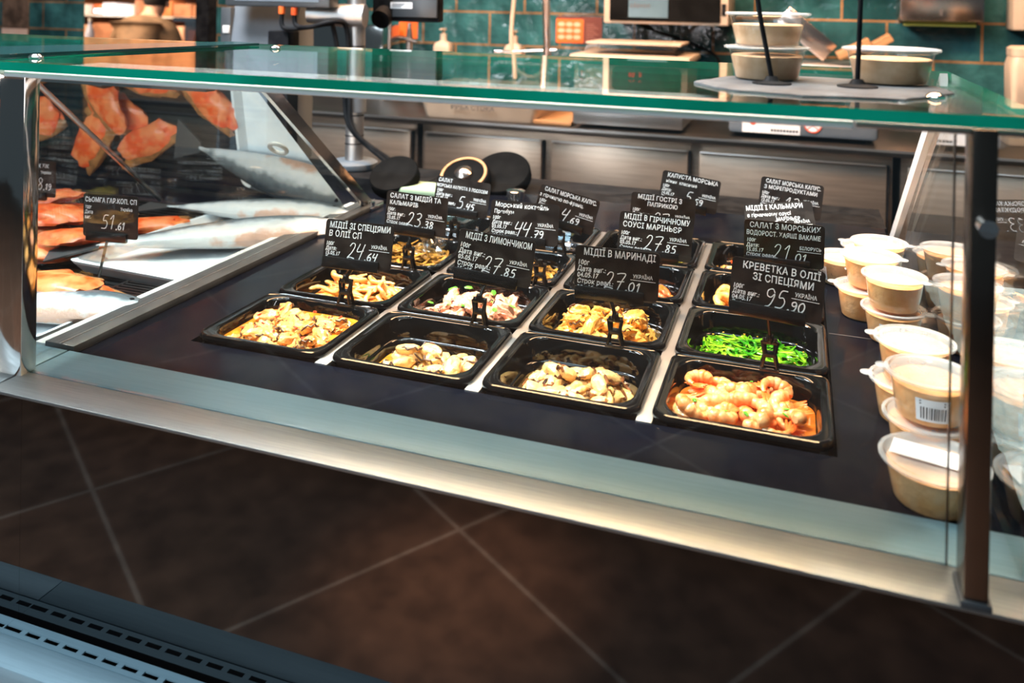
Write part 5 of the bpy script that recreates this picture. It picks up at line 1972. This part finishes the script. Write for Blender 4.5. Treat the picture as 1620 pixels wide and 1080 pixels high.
# things at the right edge
a = at(1602, 166, 1.86)
jg = thing('white_canister', 'white canister with blue label at the right edge', 'canister', (a.x + .06, 1.92, a.z))
bm = bmesh.new()
loft(bm, [[(a.x + .06 + x, 1.92 + y, a.z + z) for x, y in rrect(h1, h2, .02, 5)] for h1, h2, z in ((.058, .048, 0), (.062, .052, .006), (.064, .054, .11), (.058, .048, .135), (.060, .050, .137), (.060, .050, .158), (.052, .042, .165))], True, True)
link('body', bm, M['cream'], jg)
B('label', mat('blue_label', (.03, .10, .45), .5, col2=(.04, .12, .5)), jg, a.x + .032, a.x + .09, 1.8662, 1.868, a.z + .05, a.z + .085, label='blue label')
sb2 = B('white_box', M['cream'], None, a.x - .01, a.x + .22, 1.86, 2.02, WT, a.z, bev=.004)
tag(sb2, 'white box under the canister at the right edge', 'box')
a = at(1602, 48, WY - .10)
wd_ = B('wall_box', M['cream'], None, a.x, a.x + .22, WY - .10, WY - .001, a.z, a.z + .25, bev=.006)
tag(wd_, 'white wall box at the top right corner above the canister', 'dispenser')
# power cord of the microwave
bm = bmesh.new()
tube(bm, smoothpath([at(1010, 37, 2.30), at(1040, 50, 2.33), at(1090, 68, 2.33), at(1130, 86, 2.33), at(1140, 105, 2.30)], 8), .005, 8)
o = link('power_cord', bm, M['black'])
tag(o, 'black power cord hanging below the microwave', 'cord')

# ------------------------------------------------------------------ hall at the far left
a, b = at(2, 75, WY - .01), at(44, 0, WY - .01)
po = B('fish_poster', mat('dark_fish_photo', (.05, .03, .02), .5, col2=(.16, .10, .07), nscale=14), None, a.x, b.x, WY - .008, WY - .001, a.z - .02, a.z + .40)
tag(po, 'photo poster with dark fish picture at the upper left edge', 'poster')
B('pale_panel', mat('pale_pink_print', (.60, .40, .32), .5, col2=(.66, .48, .40), nscale=10), po, a.x, b.x, WY - .0095, WY - .008, a.z - .02, a.z + .10, label='pale pink lower panel')
c = at(27, 74, WY - .012)
bm = bmesh.new()
lp = []
pts = [(c.x + .045 * math.cos(math.radians(t)), WY - .0105, c.z + .030 * math.sin(math.radians(t)) - .004) for t in range(-20, 201, 10)]
tube(bm, pts, .006, 6, flat=.2)
link('blue_arc', bm, mat('deep_blue_print', (.02, .06, .30), .5, col2=(.03, .08, .35)), po, label='blue arc')
c = at(57, 66, 2.2)
bm = bmesh.new()
blob(bm, .022, .016, .034, 3.3, .3, 1.5, 3)
o = link('brass_ornament', bm, mat('brass', (.75, .42, .12), .25, 1.0, col2=(.6, .3, .08)))
o.location = (c.x, 2.2, c.z)
tag(o, 'small golden ornament on the dark shelf at the left', 'ornament')
lgd = B('dark_shelf', M['black'], None, -2.95, -2.55, 2.10, WY - .001, c.z - .062, c.z - .036)
tag(lgd, 'dark shelf under the golden ornament', 'shelf')
# far display case with bright packages
YD = 5.4
ds = thing('chilled_wall_display', 'brightly lit chilled display beyond the passage behind the person', 'display case', (-5.3, YD + .3, FZ))
x0, x1 = -7.0, -4.0
B('base', M['dark_grey'], ds, x0, x1, YD, YD + .6, FZ, -.28)
B('back_panel', mat('warm_back_panel', (.50, .22, .10), .5, col2=(.34, .14, .06)), ds, x0, x1, YD + .58, YD + .62, -.28, 1.2)
for z in (-.05, .20, .45, .7):
    B('shelf', M['white'], ds, x0, x1, YD + .12, YD + .58, z - .015, z)
B('lamp', mat('cool_shelf_lamp', (1, 1, 1), .5, emit=(.75, .82, 1.0), estr=5.0), ds, at(136, 0, YD).x, at(186, 0, YD).x, YD + .10, YD + .13, .22, .255)
B('lamp', mat('cool_shelf_lamp_upper', (1, 1, 1), .5, emit=(.75, .82, 1.0), estr=5.0), ds, at(136, 0, YD).x, at(186, 0, YD).x, YD + .10, YD + .13, .40, .42)
pk = []
rg = random.Random(21)
pc = [(.80, .30, .12), (.85, .50, .34), (.70, .16, .06), (.80, .78, .80), (.55, .25, .14)]
pm = [mat('package_print', c, .45, col2=tuple(v * .7 for v in c), nscale=12) for c in pc]
for z in (-.28, -.05, .20, .45):
    x = x0 + .1
    while x < x1 - .1:
        wdt = rg.uniform(.10, .22)
        hgt = rg.uniform(.09, .17)
        o = B('package', rg.choice(pm), None, x, x + wdt, YD + .16, YD + .36, z + .001, z + hgt, bev=.01)
        tag(o, 'colourful package on the far chilled display shelves', 'package', 'packages on the far display')
        x += wdt + rg.uniform(.01, .04)
# glass-fronted low cabinet and bottle near the passage
a, b = at(292, 72, 4.3), at(348, 36, 4.3)
cb = thing('glass_cabinet', 'low glass-fronted cabinet right of the person in the background', 'cabinet', ((a.x + b.x) / 2, 4.5, FZ))
B('body', M['dull_steel'], cb, a.x, b.x + .2, 4.32, 4.7, FZ, a.z)
B('glass', M['mirror_glass'], cb, a.x, b.x + .2, 4.30, 4.31, a.z, b.z)
B('top_rail', M['chrome'], cb, a.x - .1, b.x + .2, 4.29, 4.33, b.z, b.z + .03)
c = at(142, 72, 3.4)
tb = B('side_table', M['wood'], None, c.x - .10, c.x + .12, 3.30, 3.55, FZ, c.z - .005, bev=.004)
tag(tb, 'brown wooden stand below the pale bottle in the passage', 'table')
bt = thing('bottle', 'pale blue bottle standing in the passage at the left', 'bottle', (c.x + .0, 3.4, c.z - .005))
bm = bmesh.new()
lathe(bm, [(.026, 0), (.028, .006), (.028, .085), (.018, .115), (.009, .150), (.009, .165)], 20)
link('glass_body', bm, mat('pale_blue_glass', (.55, .62, .85), .15, col2=(.62, .70, .92), trans=.3), bt, world=False)
bm = bmesh.new()
lathe(bm, [(.0105, .160), (.0105, .180)], 16)
link('cap', bm, M['white'], bt, world=False)

# person bending over the far display, seen from behind
PY_ = 3.75
c = at(243, 40, PY_)


def skinned(name, verts, edges, m, parent, root_i=0, sub=2):
    me = bpy.data.meshes.new(name)
    me.from_pydata([v[0] for v in verts], edges, [])
    o = bpy.data.objects.new(name, me)
    COL.objects.link(o)
    o.modifiers.new('skin', 'SKIN').use_smooth_shade = True
    for i, v in enumerate(verts):
        r = v[1]
        me.skin_vertices[0].data[i].radius = r if isinstance(r, tuple) else (r, r)
        me.skin_vertices[0].data[i].use_root = (i == root_i)
    s = o.modifiers.new('sub', 'SUBSURF')
    s.levels = s.render_levels = sub
    dg = bpy.context.evaluated_depsgraph_get()
    m2 = bpy.data.meshes.new_from_object(o.evaluated_get(dg))
    bpy.data.objects.remove(o)
    bpy.data.meshes.remove(me)
    m2.name = name
    m2.materials.clear()
    m2.materials.append(m)
    for p in m2.polygons:
        p.use_smooth = True
    o = bpy.data.objects.new(name, m2)
    COL.objects.link(o)
    o.parent = parent
    return o


# local frame: origin on the floor between the feet, facing +Y; torso leaning forward
fl_ = -DECK
V = [((0, 0, .86), (.15, .12)), ((0, .05, 1.00), (.155, .12)), ((0, .11, 1.13), (.17, .125)), ((0, .16, 1.20), (.12, .10)), ((0, .21, 1.245), .055), ((0, .25, 1.30), .085), ((0, .28, 1.38), .075),
     ((-.10, 0, .80), .095), ((-.11, .01, .46), .062), ((-.12, -.02, .08), .042), ((-.13, .10, .04), .036),
     ((.10, 0, .80), .095), ((.11, .01, .46), .062), ((.12, -.02, .08), .042), ((.13, .10, .04), .036),
     ((-.17, .14, 1.15), .072), ((-.26, .15, .96), .048), ((-.22, .34, .88), .036), ((-.20, .42, .87), .026),
     ((.17, .14, 1.15), .072), ((.26, .15, .96), .048), ((.22, .34, .88), .036), ((.20, .42, .87), .026)]
E_ = [(0, 1), (1, 2), (2, 3), (3, 4), (4, 5), (5, 6), (0, 7), (7, 8), (8, 9), (9, 10), (0, 11), (11, 12), (12, 13), (13, 14), (3, 15), (15, 16), (16, 17), (17, 18), (3, 19), (19, 20), (20, 21), (21, 22)]
per = skinned('person', V, E_, M['skin'], None)
per.location = (c.x - .17, PY_, FZ)
per.rotation_euler = (0, 0, math.radians(8))
per.scale = (.90, .95, .90)
tag(per, 'person seen from behind in tan jacket and black cap, bending forward', 'person')
VJ = [((0, .0, .84), (.175, .15)), ((0, .05, 1.00), (.19, .15)), ((0, .11, 1.13), (.205, .15)), ((0, .16, 1.205), (.14, .115)), ((0, .20, 1.235), .075),
      ((-.19, .14, 1.14), .092), ((-.275, .15, .96), .066), ((-.23, .32, .885), .052), ((.19, .14, 1.14), .092), ((.275, .15, .96), .066), ((.23, .32, .885), .052)]
skinned('jacket', VJ, [(0, 1), (1, 2), (2, 3), (3, 4), (3, 5), (5, 6), (6, 7), (3, 8), (8, 9), (9, 10)], M['jacket'], per)
VT = [((0, 0, .86), (.165, .14)), ((-.10, 0, .79), .112), ((-.11, .01, .46), .080), ((-.12, -.02, .07), .062), ((.10, 0, .79), .112), ((.11, .01, .46), .080), ((.12, -.02, .07), .062)]
skinned('trousers', VT, [(0, 1), (1, 2), (2, 3), (0, 4), (4, 5), (5, 6)], M['trousers'], per)
bm = bmesh.new()
blob(bm, .098, .115, .105, 2, .05, 1.5, 3, (0, .27, 1.40))
link('cap', bm, M['cap'], per, world=False)
for s in (-1, 1):
    bm = bmesh.new()
    blob(bm, .012, .022, .032, 2, .1, 1.5, 2, (s * .088, .285, 1.345))
    link('ear', bm, M['skin'], per, world=False)
bm = bmesh.new()
blob(bm, .013, .020, .018, 2, .1, 1.5, 2, (0, .365, 1.335))
link('nose', bm, M['skin'], per, world=False)
for s in (-1, 1):
    bm = bmesh.new()
    blob(bm, .009, .006, .006, 2, .1, 1.5, 2, (s * .030, .352, 1.362))
    link('eye', bm, M['ink'], per, world=False)
bm = bmesh.new()
blob(bm, .022, .006, .005, 2, .1, 1.5, 2, (0, .348, 1.302))
link('mouth', bm, M['shrimp_tail'], per, world=False)
for s in (-1, 1):
    bm = bmesh.new()
    blob(bm, .048, .125, .042, 4 + s, .1, 1.2, 3, (s * .125, .045, .042))
    link('shoe', bm, M['black'], per, world=False)

# ------------------------------------------------------------------ everything above was given relative to the deck: lift it so that the floor lies at zero
for o in list(bpy.data.objects):
    if o.parent is None:
        o.location.z += DECK
bpy.context.view_layer.update()
